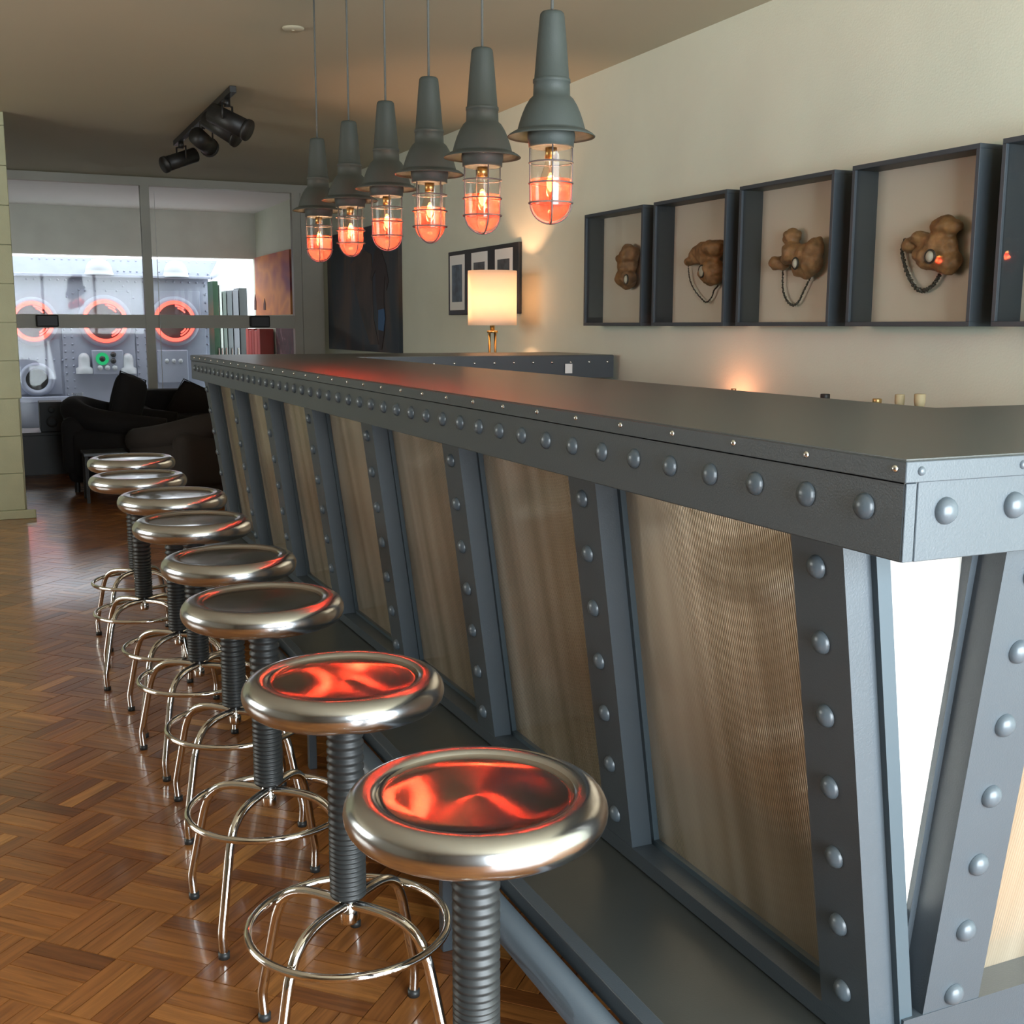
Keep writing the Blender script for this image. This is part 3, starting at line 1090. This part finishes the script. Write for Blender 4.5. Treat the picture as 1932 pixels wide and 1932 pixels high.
def canvas_mat(name, ramp, scale, stretch=(1, 1, 1), detail=4, dist=.8):
    m = bpy.data.materials.new(name)
    m.use_nodes = True
    nt = m.node_tree
    b = nt.nodes['Principled BSDF']
    b.inputs['Roughness'].default_value = .7
    tc = nt.nodes.new('ShaderNodeTexCoord')
    mp = nt.nodes.new('ShaderNodeMapping')
    mp.inputs['Scale'].default_value = stretch
    n = nt.nodes.new('ShaderNodeTexNoise')
    n.inputs['Scale'].default_value = scale
    n.inputs['Detail'].default_value = detail
    n.inputs['Distortion'].default_value = dist
    r = nt.nodes.new('ShaderNodeValToRGB')
    el = r.color_ramp.elements
    el[0].position, el[0].color = ramp[0][0], (*ramp[0][1], 1)
    el[1].position, el[1].color = ramp[-1][0], (*ramp[-1][1], 1)
    for p, c in ramp[1:-1]:
        x = el.new(p)
        x.color = (*c, 1)
    L = nt.links.new
    L(tc.outputs['Object'], mp.inputs[0])
    L(mp.outputs[0], n.inputs['Vector'])
    L(n.outputs['Fac'], r.inputs['Fac'])
    L(r.outputs['Color'], b.inputs['Base Color'])
    return m


dp = thing('dark_painting', 'large dark canvas with a standing figure in blue, past the bar', 'painting', (WX-.02, 10.55, 1.12))
obj('canvas', mesh_of(bx(WX-.035, WX-.001, 9.43, 11.66, 1.12, 2.24), 'canvas', canvas_mat('dark_canvas', [(.32, (.012, .022, .034)), (.5, (.026, .034, .04)), (.68, (.10, .058, .034))], 1.4, (1, 1, .5))), dp)


def flat_fig(name, pts, mt_, x, parent):
    bm = bmesh.new()
    vs = [bm.verts.new((x, p.y, p.z)) for p in pts]
    f = bm.faces.new(vs)
    r = bmesh.ops.extrude_face_region(bm, geom=[f])
    for v in r['geom']:
        if isinstance(v, bmesh.types.BMVert):
            v.co.x += .003
    bmesh.ops.triangulate(bm, faces=[f for f in bm.faces if len(f.verts) > 4])
    return obj(name, mesh_of(bm, name, mt_), parent)


fig = [(716, 468), (726, 468), (729, 480), (736, 500), (741, 530), (737, 548), (734, 520), (732, 560), (733, 625), (728, 660), (724, 660), (722, 625), (719, 580), (716, 545), (716, 510), (708, 530), (706, 524), (712, 490)]
flat_fig('painted_figure', [on_wall(*p) for p in fig], mat('figure_dark_brown', (.022, .011, .008), .7), WX-.039, dp)  # figure in dark brown paint
flat_fig('painted_cloth', [on_wall(*p) for p in ((722, 585), (733, 582), (735, 600), (732, 625), (722, 622))], mat('figure_blue', (.03, .10, .22), .7), WX-.043, dp)
umber_area = [on_wall(*p) for p in ((668, 500), (690, 470), (708, 480), (712, 600), (722, 650), (706, 650), (690, 600))]
flat_fig('painted_umber', umber_area, canvas_mat('umber_paint', [(.3, (.03, .02, .014)), (.7, (.085, .05, .03))], 3), WX-.0375, dp)  # lighter umber area of the picture

op = thing('sunset_painting', 'orange and purple sunset canvas with small figures, beyond the glass screen', 'painting', (WX-.02, 14.3, 1.48))
obj('canvas', mesh_of(bx(WX-.035, WX-.001, 13.27, 15.15, 1.48, 2.21), 'canvas', canvas_mat('sunset_canvas', [(.3, (.12, .06, .16)), (.42, (.35, .09, .10)), (.55, (.85, .32, .10)), (.7, (.40, .10, .10)), (.8, (.18, .07, .14))], 1.4, (1, .6, 1.0), 2.5, .3)), op)
for px, h in ((487, 30), (505, 22)):
    flat_fig('painted_figure', [survey(px-2, 585, X=WX), survey(px+2, 585, X=WX), survey(px+2, 585-h*.5, X=WX), survey(px, 585-h, X=WX), survey(px-2, 585-h*.5, X=WX)], mat('figure_rust', (.10, .03, .02), .8), WX-.04, op)
st = thing('collage_poster', 'dark red collage poster below the sunset painting', 'poster', (WX-.01, 13.4, .95))
obj('sheet', mesh_of(bx(WX-.012, WX-.001, 13.0, 14.15, .95, 1.32), 'sheet', canvas_mat('collage', [(.35, (.03, .008, .01)), (.55, (.09, .02, .025)), (.7, (.28, .16, .16))], 6)), st)
redm = [mat('red_spine', c, .5) for c in ((.42, .06, .05), (.5, .10, .08), (.36, .05, .04))]
sh = thing('book_shelf', 'small wall shelf under the sunset painting', 'shelf', (WX-.1, 14.7, .93))
obj('shelf_board', mesh_of(bx(WX-.2, WX-.001, 14.2, 15.15, .91, .93), 'shelf_board', MT['trim']), sh)
obj('shelf_bracket', mesh_of(bx(WX-.18, WX-.001, 14.3, 14.33, .80, .91), 'shelf_bracket', MT['trim']), sh)
obj('shelf_bracket', mesh_of(bx(WX-.18, WX-.001, 15.0, 15.03, .80, .91), 'shelf_bracket', MT['trim']), sh)
for k in range(5):
    y0 = 14.25+.17*k
    b = thing('book', ['leftmost', 'second', 'middle', 'fourth', 'rightmost'][4-k]+' red book on the small far shelf', 'book', (WX-.1, y0+.07, .93), group='red books beyond the glass screen')
    obj('cover', mesh_of(bx(WX-.19, WX-.02, y0, y0+.15, .932, 1.31-.02*(k % 2), bevel=.004), 'cover', redm[k % 3]), b)
    obj('page_block', mesh_of(bx(WX-.185, WX-.025, y0+.012, y0+.138, 1.305-.02*(k % 2), 1.313-.02*(k % 2)), 'page_block', MT['white']), b)

# ------------------------------------------------------------------ table lamp past the far leg of the bar
LX, LY = 2.96, 6.86
tb = thing('console_table', 'console table under the lit lamp behind the bar', 'table', (LX, LY, 0))
obj('table_top', mesh_of(bx(LX-.22, LX+.26, LY-.4, LY+.4, .76, .79, bevel=.003), 'table_top', MT['black']), tb)
for sx in (-.19, .22):
    for sy in (-.36, .36):
        obj('leg', mesh_of(bx(LX+sx-.015, LX+sx+.015, LY+sy-.015, LY+sy+.015, 0, .76), 'leg', MT['black']), tb)
tl = thing('table_lamp', 'lit table lamp with a cream drum shade and brass stem', 'lamp', (LX, LY, .79))
obj('lamp_foot', mesh_of(lathe(bmesh.new(), [(0, .79), (.09, .79), (.09, .805), (.03, .82), (0, .82)], 32, (LX, LY, 0)), 'lamp_foot', MT['brass'], True), tl)
for dx in (-.02, .02):
    obj('stem', mesh_of(tube(bmesh.new(), [(LX+dx, LY, .815), (LX+dx, LY, 1.31)], .008, 10), 'stem', MT['brass'], True), tl)
obj('stem_cap', mesh_of(cyl(.035, 1.31, 1.325, 24, (LX, LY, 0)), 'stem_cap', MT['brass'], True), tl)
R_ = .156
obj('lamp_shade', mesh_of(lathe(bmesh.new(), [(R_, 1.358), (R_, 1.70), (R_-.003, 1.70), (R_-.003, 1.358), (R_, 1.358)], 48, (LX, LY, 0)), 'lamp_shade', MT['shade'], True), tl)
obj('lamp_bulb', mesh_of(lathe(bmesh.new(), [(0, 1.40), (.014, 1.40), (.03, 1.45), (.03, 1.48), (.015, 1.505), (0, 1.51)], 20, (LX, LY, 0)), 'lamp_bulb', emit('lamp_bulb_glow', (1, .6, .3), 8), True), tl)
obj('lamp_socket', mesh_of(cyl(.015, 1.325, 1.40, 16, (LX, LY, 0)), 'lamp_socket', MT['brass'], True), tl)
lamp_light('table_lamp_light', (LX, LY, 1.54), 14, (1, .52, .29), .03)

# ------------------------------------------------------------------ back shelf and bottles behind the bar
bs = thing('back_shelf', 'low serving shelf along the right wall behind the bar', 'shelf', (3.05, 3.6, 0))
obj('shelf_top', mesh_of(bx(2.86, WX-.001, 2.0, 5.3, .77, .80, bevel=.002), 'shelf_top', MT['paint']), bs)
obj('shelf_front', mesh_of(bx(2.90, 2.92, 2.02, 5.28, .08, .77), 'shelf_front', MT['paint']), bs)
for yy in (2.02, 5.26):
    obj('shelf_side', mesh_of(bx(2.92, WX-.001, yy, yy+.02, .08, .77), 'shelf_side', MT['paint']), bs)
obj('shelf_plinth', mesh_of(bx(2.95, WX-.001, 2.05, 5.25, 0, .08), 'shelf_plinth', MT['black']), bs)
glassb = [mat('bottle_glass', c, .08, spec=.7) for c in ((.02, .05, .02), (.05, .025, .01), (.25, .2, .1), (.3, .28, .2))]


def bottle(px, ptop, capm, capr, caph, lab, k):
    p = survey(px, ptop, X=3.04)
    t = thing('bottle', lab, 'bottle', (p.x, p.y, .80), group='bottles on the shelf behind the bar')
    h = p.z-.80
    hb = h-caph
    bp = [(0, .80), (.036, .80), (.038, .806), (.038, .80+hb*.55), (.03, .80+hb*.66), (.015, .80+hb*.76), (.014, .80+hb), (0, .80+hb)]
    obj('glass_body', mesh_of(lathe(bmesh.new(), bp, 28, (p.x, p.y, 0)), 'glass_body', glassb[k], True), t)
    obj('cap', mesh_of(lathe(bmesh.new(), [(0, .80+hb), (capr*.8, .80+hb), (capr, .80+hb+caph*.45), (capr, p.z-.002), (capr*.9, p.z), (0, p.z)], 20, (p.x, p.y, 0)), 'cap', capm, True), t)


wood = mat('pale_stopper', (.50, .42, .25), .6)
bottle(1557, 743, MT['black'], .019, .03, 'bottle with a square black cap peeping over the bar top', 0)
bottle(1655, 752, mat('gold_cap', (.55, .38, .16), .35, metal=.7), .017, .025, 'bottle with a low gold cap peeping over the bar top', 1)
bottle(1698, 744, wood, .018, .05, 'left of the two pale-stoppered bottles behind the bar corner', 2)
bottle(1736, 743, wood, .020, .05, 'right of the two pale-stoppered bottles behind the bar corner', 3)
bottle(1384, 733, mat('copper_cap', (.45, .22, .1), .35, metal=.7), .012, .02, 'bottle tip in the orange glow behind the bar', 1)
p = survey(1358, 760, X=3.12)
ln = thing('uplighter', 'small brass uplighter glowing orange on the wall behind the bar', 'lamp', (3.12, p.y, .80))
obj('lamp_base', mesh_of(lathe(bmesh.new(), [(0, .80), (.045, .80), (.045, .81), (.012, .83), (.012, .92), (0, .92)], 24, (3.12, p.y, 0)), 'lamp_base', MT['brass'], True), ln)
obj('lamp_cup', mesh_of(lathe(bmesh.new(), [(.012, .915), (.035, .94), (.042, 1.0), (.039, 1.0), (.032, .943), (.010, .92)], 24, (3.12, p.y, 0)), 'lamp_cup', MT['brass'], True), ln)
obj('lamp_bulb', mesh_of(lathe(bmesh.new(), [(0, .925), (.012, .925), (.018, .955), (.012, .975), (0, .98)], 16, (3.12, p.y, 0)), 'lamp_bulb', emit('uplighter_bulb', (1, .4, .15), 12), True), ln)
lamp_light('uplighter_light', (3.12, p.y, .992), 1.5, (1, .36, .19), .015)

# price tag on the far leg
pg = survey(1073, 698, Y=FLY0-.009)
tg = tag(obj('paper_tag', mesh_of(bx(pg.x-.022, pg.x+.022, FLY0-.0095, FLY0-.0082, 1.098, 1.15, bevel=.0004, seg=1), 'paper_tag', MT['white'])), 'small white paper tag on the far leg of the bar', 'tag')
# ------------------------------------------------------------------ ceiling track with spots
tk = thing('track_light', 'black ceiling track with three swivelled spotlights', 'track light', (1.44, 8.4, CZ))
obj('track', mesh_of(bx(1.42, 1.46, 7.25, 9.55, CZ-.04, CZ-.001, bevel=.003), 'track', MT['black']), tk)


def spot(y, axis, ln_, r, two=False):
    base = Vector((1.44, y, CZ-.04))
    piv = base+Vector((0, 0, -.13))
    s = obj('spot_head', None or mesh_of(tube(bmesh.new(), [piv-Vector(axis).normalized()*ln_*.45, piv+Vector(axis).normalized()*ln_*.55], r, 20), 'spot_head', MT['black'], True), tk)
    a = Vector(axis).normalized()
    sd = a.cross(Vector((0, 0, 1))).normalized()
    ym = bmesh.new()
    tube(ym, [piv+sd*(r+.01), piv+sd*(r+.01)+Vector((0, 0, .09)), piv-sd*(r+.01)+Vector((0, 0, .09)), piv-sd*(r+.01)], .007, 8)
    tube(ym, [base, base+Vector((0, 0, -.05))], .02, 10)
    obj('yoke', mesh_of(ym, 'yoke', MT['black'], True), s)
    obj('spot_rim', mesh_of(tube(bmesh.new(), [piv+a*ln_*.5, piv+a*ln_*.58], r*1.12, 20), 'spot_rim', MT['black'], True), s)


spot(7.45, (.75, -.55, -.45), .26, .06)
spot(7.72, (.7, -.6, -.55), .25, .055)
spot(8.35, (.45, .8, -.15), .24, .06)
spot(9.3, (-.85, -.35, -.35), .28, .055)
rose = thing('ceiling_rose', 'pale round cover plate on the ceiling left of the pendant cords', 'ceiling rose', tuple(survey(553, 52, Z=CZ)))
q = rose.location
obj('plate', mesh_of(lathe(bmesh.new(), [(0, CZ-.012), (.045, CZ-.012), (.052, CZ-.006), (.053, CZ-.001), (0, CZ-.001)], 32, (q.x, q.y, 0)), 'plate', MT['ceil'], True), rose)
obj('centre_screw', mesh_of(lathe(bmesh.new(), [(0, CZ-.015), (.006, CZ-.015), (.007, CZ-.012), (0, CZ-.012)], 12, (q.x, q.y, 0)), 'centre_screw', MT['ceil'], True), rose)

# ------------------------------------------------------------------ dark seating by the glass screen
def soft(name, x0, x1, y0, y1, z0, z1, m, parent, r=.06):
    bm = bx(x0, x1, y0, y1, z0, z1, bevel=r, seg=4)
    return obj(name, mesh_of(bm, name, m, True), parent)


sf = thing('sofa', 'black velvet sofa standing against the glass screen', 'sofa', (2.05, 11.4, 0))
soft('seat_base', 1.2, 3.0, 10.75, 11.7, .06, .42, MT['sofa'], sf)
soft('back', 1.2, 3.0, 11.5, 11.85, .30, .74, MT['sofa'], sf, .08)
soft('arm', 1.18, 1.40, 10.75, 11.75, .10, .60, MT['sofa'], sf, .09)
soft('arm', 2.80, 3.02, 10.75, 11.75, .10, .60, MT['sofa'], sf, .09)
soft('seat_cushion', 1.41, 2.1, 10.72, 11.5, .40, .54, MT['sofa'], sf, .05)
soft('seat_cushion', 2.11, 2.79, 10.72, 11.5, .40, .54, MT['sofa'], sf, .05)
for xx in (1.26, 2.92):
    for yy in (10.85, 11.6):
        obj('foot', mesh_of(cyl(.025, 0, .07, 12, (xx, yy, 0)), 'foot', MT['black']), sf)


def armchair(lab, cx, cy, rz, m, zs=1.0):
    t = thing('armchair', lab, 'armchair', (cx, cy, 0), rz, local=True)
    def s(n, *a, r=.06):
        bm = bx(*a, bevel=r, seg=4)
        return obj(n, mesh_of(bm, n, m, True), t, (0, 0, 0))
    s('seat_base', -.40, .40, -.42, .38, .08, .40)
    s('seat_cushion', -.27, .27, -.44, .22, .38, .50, r=.05)
    bm = bmesh.new()
    for k in range(9):
        a = PI*k/8
        pass
    pts = [(-.36, -.40, .50*zs), (-.36, -.05, .55*zs), (-.33, .20, .60*zs), (-.15, .36, .66*zs), (.15, .36, .66*zs), (.33, .20, .60*zs), (.36, -.05, .55*zs), (.36, -.40, .50*zs)]
    tube(bm, smooth_path(pts, 5), .10, 14)
    obj('rolled_back', mesh_of(bm, 'rolled_back', m, True), t, (0, 0, 0))
    bm = bx(-.42, .42, .22, .42, .15, .62*zs, bevel=.08, seg=4)
    obj('back', mesh_of(bm, 'back', m, True), t, (0, 0, 0))
    for sx in (-1, 1):
        s('arm', min(sx*.28, sx*.44), max(sx*.28, sx*.44), -.42, .34, .12, .52*zs, r=.07)
    for sx in (-.33, .33):
        for sy in (-.35, .32):
            obj('foot', mesh_of(cyl(.022, 0, .085, 12, (sx, sy, 0)), 'foot', MT['black']), t, (0, 0, 0))
    return t


armchair('black armchair with rolled arms at the left end of the sofa', 1.0, 10.22, math.radians(75), MT['sofa'], 1.0)
armchair('dark brown round-backed armchair turned away, behind the farthest stools', 1.50, 9.15, math.radians(200), MT['cush'], .92)


def cushion(lab, loc, rot, w_, h_, d_, m):
    t = thing('cushion', lab, 'cushion', loc, local=True)
    t.rotation_euler = rot
    bm = bmesh.new()
    n = 12
    g = {}
    for side in (1, -1):
        for i in range(n+1):
            for j in range(n+1):
                u, v = 2*i/n-1, 2*j/n-1
                e = (1-u**4)*(1-v**4)
                pin = 1-.08*(1-e)*(1-abs(abs(u)-abs(v)))
                if side == -1 and (i in (0, n) or j in (0, n)):
                    g[side, i, j] = g[1, i, j]
                else:
                    g[side, i, j] = bm.verts.new((u*w_/2*pin, side*d_/2*max(0, e)**.5, v*h_/2*pin))
        for i in range(n):
            for j in range(n):
                bm.faces.new((g[side, i, j], g[side, i+1, j], g[side, i+1, j+1], g[side, i, j+1]))
    obj('cover', mesh_of(bm, 'cover', m, True), t, (0, 0, 0))
    obj('piping', mesh_of(tube(bmesh.new(), [g_ for g_ in [(-w_/2*.97, 0, -h_/2*.97), (w_/2*.97, 0, -h_/2*.97), (w_/2*.97, 0, h_/2*.97), (-w_/2*.97, 0, h_/2*.97)]], .006, 6, closed=True), 'piping', m, True), t, (0, 0, 0))


cushion('black scatter cushion standing upright on the left armchair', (1.06, 10.23, .735), (.15, .25, .9), .40, .42, .16, MT['sofa'])
cushion('dark brown scatter cushion tilted on the sofa', (1.78, 11.18, .60), (.35, .45, .2), .5, .38, .16, MT['cush'])
cushion('black scatter cushion at the right end of the sofa', (2.45, 11.3, .62), (.2, 0, -.1), .5, .34, .16, MT['sofa'])
ct = thing('coffee_table', 'low blue-grey coffee table between the dark armchairs', 'table', (.78, 9.46, 0))
obj('table_top', mesh_of(bx(.62, .94, 9.3, 9.62, .36, .385, bevel=.004), 'table_top', mat('slate_top', (.07, .085, .10), .3)), ct)
for sx in (.64, .92):
    for sy in (9.32, 9.60):
        obj('leg', mesh_of(bx(sx-.012, sx+.012, sy-.012, sy+.012, 0, .36), 'leg', MT['black']), ct)
gs = thing('side_stand', 'dark side stand beside the block pier holding a glass jar', 'stand', (.40, 11.5, 0))
obj('stand_top', mesh_of(bx(-.1, .90, 11.25, 11.75, .36, .39, bevel=.004), 'stand_top', MT['black']), gs)
obj('stand_body', mesh_of(bx(-.06, .86, 11.29, 11.71, 0, .36), 'stand_body', MT['black']), gs)
bxo = thing('loudspeaker', 'dark upright speaker box beside the block pier', 'speaker', (.50, 11.45, .39))
obj('cabinet', mesh_of(bx(.40, .60, 11.3, 11.6, .39, .66, bevel=.006), 'cabinet', mat('charcoal_cabinet', (.03, .033, .038), .6)), bxo)
for zz, rr in ((.48, .05), (.59, .03)):
    o = obj('driver', mesh_of(lathe(bmesh.new(), [(rr, 0), (rr*.9, .006), (rr*.3, -.01), (0, 0)], 24), 'driver', MT['black'], True), bxo)
    o.location = Vector((.50, 11.298, zz))-bxo.location
    o.rotation_euler = (PI/2, 0, 0)
jar = thing('glass_jar', 'tall clear glass jar catching pinkish light beside the armchair', 'jar', (.74, 11.45, .39))
jp = [(0, .331), (.075, .331), (.08, .34), (.08, .50), (.05, .58), (.045, .66), (.055, .67), (.052, .67), (.042, .66), (.047, .58), (.076, .50), (.076, .345), (0, .340)]
obj('jar_body', mesh_of(lathe(bmesh.new(), jp, 28, (.74, 11.45, .06)), 'jar_body', MT['clear'], True), jar)
obj('jar_pink_light', mesh_of(lathe(bmesh.new(), [(0, .345), (.072, .346), (.072, .41), (0, .43)], 24, (.74, 11.45, .06)), 'jar_pink_light', mat('pink_light_tint', (.6, .35, .28), .7), True), jar)  # pinkish light in the jar, put in as a coloured filling
tas = thing('blind_pull', 'thin white blind cord with a tassel in front of the glass screen', 'blind cord', (1.53, 11.93, .75), local=True)
a = survey(308, 705, Y=11.92)
b = survey(308, 742, Y=11.92)
tas.location = b
obj('pull_string', mesh_of(cyl(.003, .03, 1.95, 6), 'pull_string', MT['white']), tas, (0, 0, 0))
obj('tassel', mesh_of(lathe(bmesh.new(), [(0, -.03), (.012, -.03), (.012, .02), (.004, .045), (0, .045)], 12), 'tassel', MT['white'], True), tas, (0, 0, 0))

# ------------------------------------------------------------------ riveted machine wall outside
YM = 16.6


def mp_(px, py, y=YM):
    return survey(px, py, Y=y)


mw = thing('riveted_machine_wall', 'grey riveted plate wall with glowing red portholes beyond the far opening', 'machine', (1.2, YM+.3, 0))
x_l, x_r = -2.5, mp_(394, 560).x
zled = mp_(200, 521).z
obj('main_plate', mesh_of(bx(x_l, x_r, YM, YM+.6, 0, zled), 'main_plate', MT['machine']), mw)
# hood sloping back above the gutter
hz = mp_(200, 487, YM+.35).z
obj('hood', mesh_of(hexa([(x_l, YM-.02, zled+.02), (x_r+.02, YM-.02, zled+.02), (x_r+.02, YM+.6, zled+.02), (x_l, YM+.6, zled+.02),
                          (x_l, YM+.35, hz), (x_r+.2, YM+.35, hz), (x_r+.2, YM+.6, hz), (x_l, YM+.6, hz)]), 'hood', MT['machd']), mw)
obj('gutter', mesh_of(bx(x_l, x_r+.02, YM-.12, YM, zled-.02, zled+.02, bevel=.01), 'gutter', MT['machine']), mw)
crv = smooth_path([(x_r+.02, YM-.06, zled), (x_r+.12, YM-.02, zled+.05), (x_r+.2, YM+.1, zled+.16), (x_r+.24, YM+.3, zled+.3)], 5)
obj('curved_lip', mesh_of(tube(bmesh.new(), crv, .03, 8), 'curved_lip', MT['machine'], True), mw)
obj('lower_ledge', mesh_of(bx(x_l, mp_(130, 752).x, YM-.2, YM, mp_(60, 758).z, mp_(60, 748).z, bevel=.01), 'lower_ledge', MT['machine']), mw)
# overlapping raised plates, one per bay
for (xa, xb, ya, yb) in ((124, 252, 596, 762), (262, 388, 620, 762), (40, 112, 640, 745), (150, 246, 548, 600), (286, 376, 550, 600)):
    p0, p1 = mp_(xa, yb), mp_(xb, ya)
    obj('raised_plate', mesh_of(bx(p0.x, p1.x, YM-.018, YM, max(.05, p0.z), p1.z, bevel=.006), 'raised_plate', MT['machine']), mw)
# small rivets: too small to pick apart
rb = bmesh.new()


def mrow(x0, y0, x1, y1, n, yy=YM-.018):
    for k in range(n):
        f = k/max(1, n-1)
        p = mp_(x0+(x1-x0)*f, y0+(y1-y0)*f, yy)
        bmesh.ops.create_icosphere(rb, subdivisions=1, radius=.017, matrix=Matrix.Translation(p))


for px in (121, 135, 258, 274):
    mrow(px, 622, px+8, 745, 10)
mrow(50, 526, 270, 532, 16)
mrow(285, 530, 385, 534, 8)
mrow(40, 675, 118, 680, 6)
for px in (386, 389):
    mrow(386, 540, 392, 650, 8)
mrow(60, 488, 270, 493, 16, YM+.30)
mrow(285, 494, 400, 497, 9, YM+.30)
mrow(210, 511, 270, 513, 6, YM)
mrow(300, 513, 392, 517, 6, YM)
mrow(126, 560, 160, 540, 4)
mrow(232, 540, 252, 562, 3)
mrow(160, 548, 240, 549, 5)
o = obj('plate_rivets', mesh_of(rb, 'plate_rivets', MT['machine'], True), mw)
o['kind'] = 'stuff'
for px, r_ in ((198, 40), (329, 37), (62, 38)):
    p = mp_(px, 606, YM-.03)
    q = mp_(px+r_, 606, YM-.03)
    R = abs(q.x-p.x)
    fl = obj('porthole', mesh_of(lathe(bmesh.new(), [(R*1.28, 0), (R*1.28, .03), (R*1.02, .035), (R*.92, .01), (R*.9, -.02)], 48), 'porthole', MT['machine'], True), mw)
    fl.location = p-mw.location
    fl.rotation_euler = (PI/2, 0, 0)
    obj('dark_pane', mesh_of(lathe(bmesh.new(), [(0, .004), (R*.92, .004)], 40), 'dark_pane', MT['darkglass'], True), fl, (0, 0, 0))
    nr = bmesh.new()
    tube(nr, [(R*.96*math.cos(2*PI*k/48), R*.96*math.sin(2*PI*k/48), .045) for k in range(48)], .024, 8, closed=True)
    obj('neon_ring', mesh_of(nr, 'neon_ring', MT['neon'], True), fl, (0, 0, 0))
    na = bmesh.new()  # glowing arcs imitate the neon ring's reflections in the pane
    for rr, a0, a1 in ((.80, .9, 1.5), (.70, .7, 1.3), (.78, -1.2, -.5), (.66, -1.1, -.6)):
        tube(na, [(R*rr*math.cos(a0+(a1-a0)*k/8), R*rr*math.sin(a0+(a1-a0)*k/8), .02) for k in range(9)], .010, 6)
    obj('reflection_arc', mesh_of(na, 'reflection_arc', MT['neon'], True), fl, (0, 0, 0))
for px, pb, pt, hw in ((187, 519, 488, 26), (332, 523, 492, 23)):
    p = mp_(px, pb, YM-.05)
    R = abs(mp_(px+hw, pb, YM-.05).x-p.x)
    hh = mp_(px, pt, YM-.05).z-p.z
    o = obj('dome_lamp', mesh_of(lathe(bmesh.new(), [(R*1.08, 0), (R*1.05, .03)]+[(R*math.cos(PI/2*k/8)**.8, .03+(hh-.03)*math.sin(PI/2*k/8)) for k in range(8)]+[(0, hh)], 32), 'dome_lamp', MT['machw'], True), mw)
    o.location = p-mw.location
p0, p1 = mp_(174, 706), mp_(230, 660)
gb = obj('gauge_box', mesh_of(bx(p0.x, p1.x, YM-.14, YM, p0.z, p1.z, bevel=.012), 'gauge_box', MT['machine']), mw)
p = mp_(193, 677, YM-.145)
gd = obj('green_dial', mesh_of(lathe(bmesh.new(), [(.036, 0), (.036, .012), (.083, .012), (.083, 0)], 28), 'green_dial', MT['green'], True), gb, tuple(p))
gd.rotation_euler = (PI/2, 0, 0)
o = obj('dial_hub', mesh_of(lathe(bmesh.new(), [(0, .016), (.04, .016), (.04, 0), (0, 0)], 10), 'dial_hub', MT['black'], True), gb, tuple(p))
o.rotation_euler = (PI/2, 0, 0)
for px, py, m_ in ((189, 694, 'machw'), (203, 694, 'machw'), (217, 694, 'machw'), (214, 669, 'black'), (214, 681, 'black')):
    o = obj('knob', mesh_of(dome(bmesh.new(), .036, .03, 16, 4, .01), 'knob', MT[m_], True), gb, tuple(mp_(px, py, YM-.145)))
    o.rotation_euler = (PI/2, 0, 0)
for px in (160, 242):
    p = mp_(px, 702, YM-.09)
    o = obj('capsule_lamp', mesh_of(lathe(bmesh.new(), [(.11, -.02), (.11, .05), (.075, .07), (.075, .18), (.06, .225), (.03, .25), (0, .255)], 24), 'capsule_lamp', MT['machw'], True), mw)
    o.location = p-mw.location
p0, p1 = mp_(298, 722), mp_(352, 660)
sb = obj('switch_box', mesh_of(bx(p0.x, p1.x, YM-.1, YM, p0.z, p1.z, bevel=.012), 'switch_box', MT['machine']), mw)
for px in (315, 328, 341):
    o = obj('button', mesh_of(dome(bmesh.new(), .03, .02, 16, 4, .005), 'button', MT['machw'], True), sb, tuple(mp_(px, 681, YM-.102)))
    o.rotation_euler = (PI/2, 0, 0)
p = mp_(70, 716, YM-.06)
o = obj('duct_ring', mesh_of(lathe(bmesh.new(), [(.14, -.02), (.14, .04), (.19, .06), (.22, .03), (.22, -.04)], 32), 'duct_ring', MT['machine'], True), mw)
o.location = p-mw.location
o.rotation_euler = (PI/2, 0, 0)
d_ = obj('duct_mouth', mesh_of(lathe(bmesh.new(), [(0, 0), (.145, 0)], 28), 'duct_mouth', MT['black'], True), o, (0, 0, 0))
# tall lockers standing right of the machine
cols = [((.02, .06, .03), 'dark green'), ((.62, .68, .63), 'white'), ((.16, .20, .18), 'grey-green'), ((.13, .15, .16), 'mid grey'), ((.17, .18, .20), 'blue-grey'), ((.03, .035, .035), 'near-black')]
xs = [404, 416, 422, 430, 441, 453, 470]
tops = [530, 537, 550, 548, 547, 543]
for k in range(6):
    ya = 15.95
    a, b = survey(xs[k]+1, 640, Y=ya).x, survey(xs[k+1], 640, Y=ya).x
    zt = survey(xs[k], tops[k], Y=ya).z
    c, nm = cols[k]
    t = thing('locker', nm+' narrow upright locker right of the riveted machine wall', 'locker', ((a+b)/2, ya+.2, 0), group='narrow lockers outside')
    obj('cabinet_body', mesh_of(bx(a, b-.006, ya, ya+.4, 0, zt, bevel=.004), 'cabinet_body', mat('locker_paint', c, .5)), t)
    obj('handle', mesh_of(bx(b-.03, b-.018, ya-.015, ya, .9, 1.05), 'handle', MT['screw']), t)

for o in bpy.data.objects:
    if '_local' in o:
        del o['_local']
